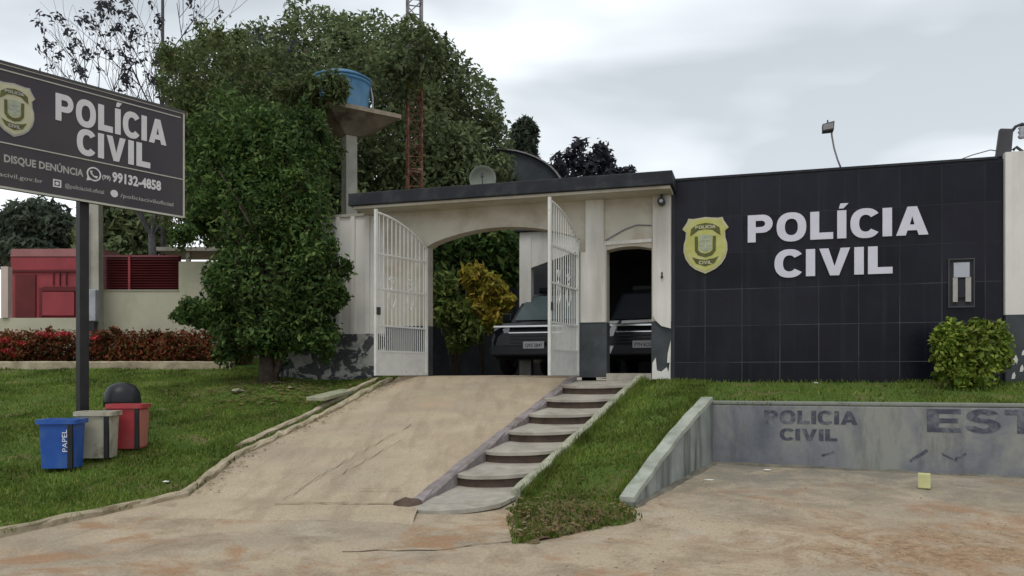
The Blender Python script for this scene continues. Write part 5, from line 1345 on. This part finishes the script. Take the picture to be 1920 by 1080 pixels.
b = MB(); rr = random.Random(12); vs = []; K = 60
for k in range(K+1):
    s_ = 9.5*k/K; q = C1 + U*s_; z = street_z(10.2) ; w_ = rr.uniform(.03, .11); h_ = rr.uniform(.005, .035)
    for (n_, zz) in ((.02, h_), (-w_*.5, h_*.4), (-w_, -.03)):
        p = q + NV*n_; vs.append((p.x, p.y, street_z(p.y) + .012 + zz))
b.add(vs, [(k*3+i, k*3+i+1, (k+1)*3+i+1, (k+1)*3+i) for k in range(K) for i in range(2)])
tag(b.build('soil_edge', M['footdirt'], smooth=True), kind='structure')
b = MB(); vs = []; K = 18
for k in range(K+1):
    q = E1.lerp(C1, k/K); w_ = rr.uniform(.03, .09); h_ = rr.uniform(.005, .035)
    for (n_, zz) in ((-.10, h_), (-.12-w_*.5, h_*.4), (-.12-w_, -.03)):
        p = q + Q*n_; vs.append((p.x, p.y, street_z(p.y) + .012 + zz))
b.add(vs, [(k*3+i, k*3+i+1, (k+1)*3+i+1, (k+1)*3+i) for k in range(K) for i in range(2)])
tag(b.build('soil_edge', M['footdirt'], smooth=True), kind='structure')

for k, (xx, yy, lab) in enumerate([(1012, 946, 'pale stone among dry leaves at the left foot of the grass strip'), (1006, 976, 'lower pale stone near the tip of the grass strip')]):
    q = street_pt(xx, yy); chip('stone', (q.x, q.y, q.z+.02), .035, M['stone'], lab, 'stone', 50+k, .6)
# taller grass leaning over the right kerb of the steps and the side wall
def samp_edges(rnd, n):
    out = []
    for _ in range(n):
        t = rnd.rand(); p = SR(t*.95+.02) + Vector((.06+abs(rnd.randn())*.05, 0, .0))
        if rnd.rand() < .35: p = E1.lerp(C1, rnd.rand()) + Q*(.06+abs(rnd.randn())*.04) + Vector((0, 0, -.02))
        out.append((p.x, p.y, p.z-.01))
    return np.array(out)
tag(blades('grass', samp_edges, 5200, .105, 4), 'taller dark grass leaning on the kerb of the steps', 'grass')

# loose gravel of the reddish patch and grit along the driveway gutter
M['gravel'] = plain('gravel_bits', (0.40, 0.29, 0.19), 0.95, 0.3, 14)
rg = random.Random(77); b = MB(); cnt = 0
while cnt < 3200:
    x = rg.uniform(1.3, 6.2); y = rg.uniform(5.5, 7.9)
    if cnt % 4 == 0: x = rg.uniform(-3, 6); y = rg.uniform(5.6, 9.4)
    if y > 10.6-.3*x or (y > 6.4 and x < 1.35+(y-7.8)*.6 and cnt % 4): continue
    if cnt % 4 == 0 and x < 1.4 and y > 6.3: cnt += 1; continue
    if fbm(x, y, 1.3) < -.05 and rg.random() < .8: cnt += 1; continue
    z = gz(x, y)-.005; q_ = rg.uniform(.004, .010); a_ = rg.uniform(0, 6.28)
    p_ = [(x+q_*math.cos(a_+k*2.09)*rg.uniform(.7, 1.3), y+q_*math.sin(a_+k*2.09)*rg.uniform(.7, 1.3), z) for k in range(3)] + [(x, y, z+q_*rg.uniform(.7, 1.2))]
    b.add(p_, [(0,1,3),(1,2,3),(2,0,3),(0,2,1)]); cnt += 1
tag(b.build('gravel', M['gravel']), 'loose reddish gravel on the right of the forecourt', 'gravel', kind='stuff')
pts = []
for _ in range(320):
    t = rg.random(); p = ip(DL[1:6], t, 0); o_ = abs(rg.gauss(0, .12)) + .07
    pts.append((p.x+o_, p.y, dz(p.x+o_, p.y)-.012))
tag(scatter_leaves('fallen_leaves', pts, .022, M['litterleaf'], 79), 'dry leaves gathered along the left gutter of the driveway', 'leaves', kind='stuff')
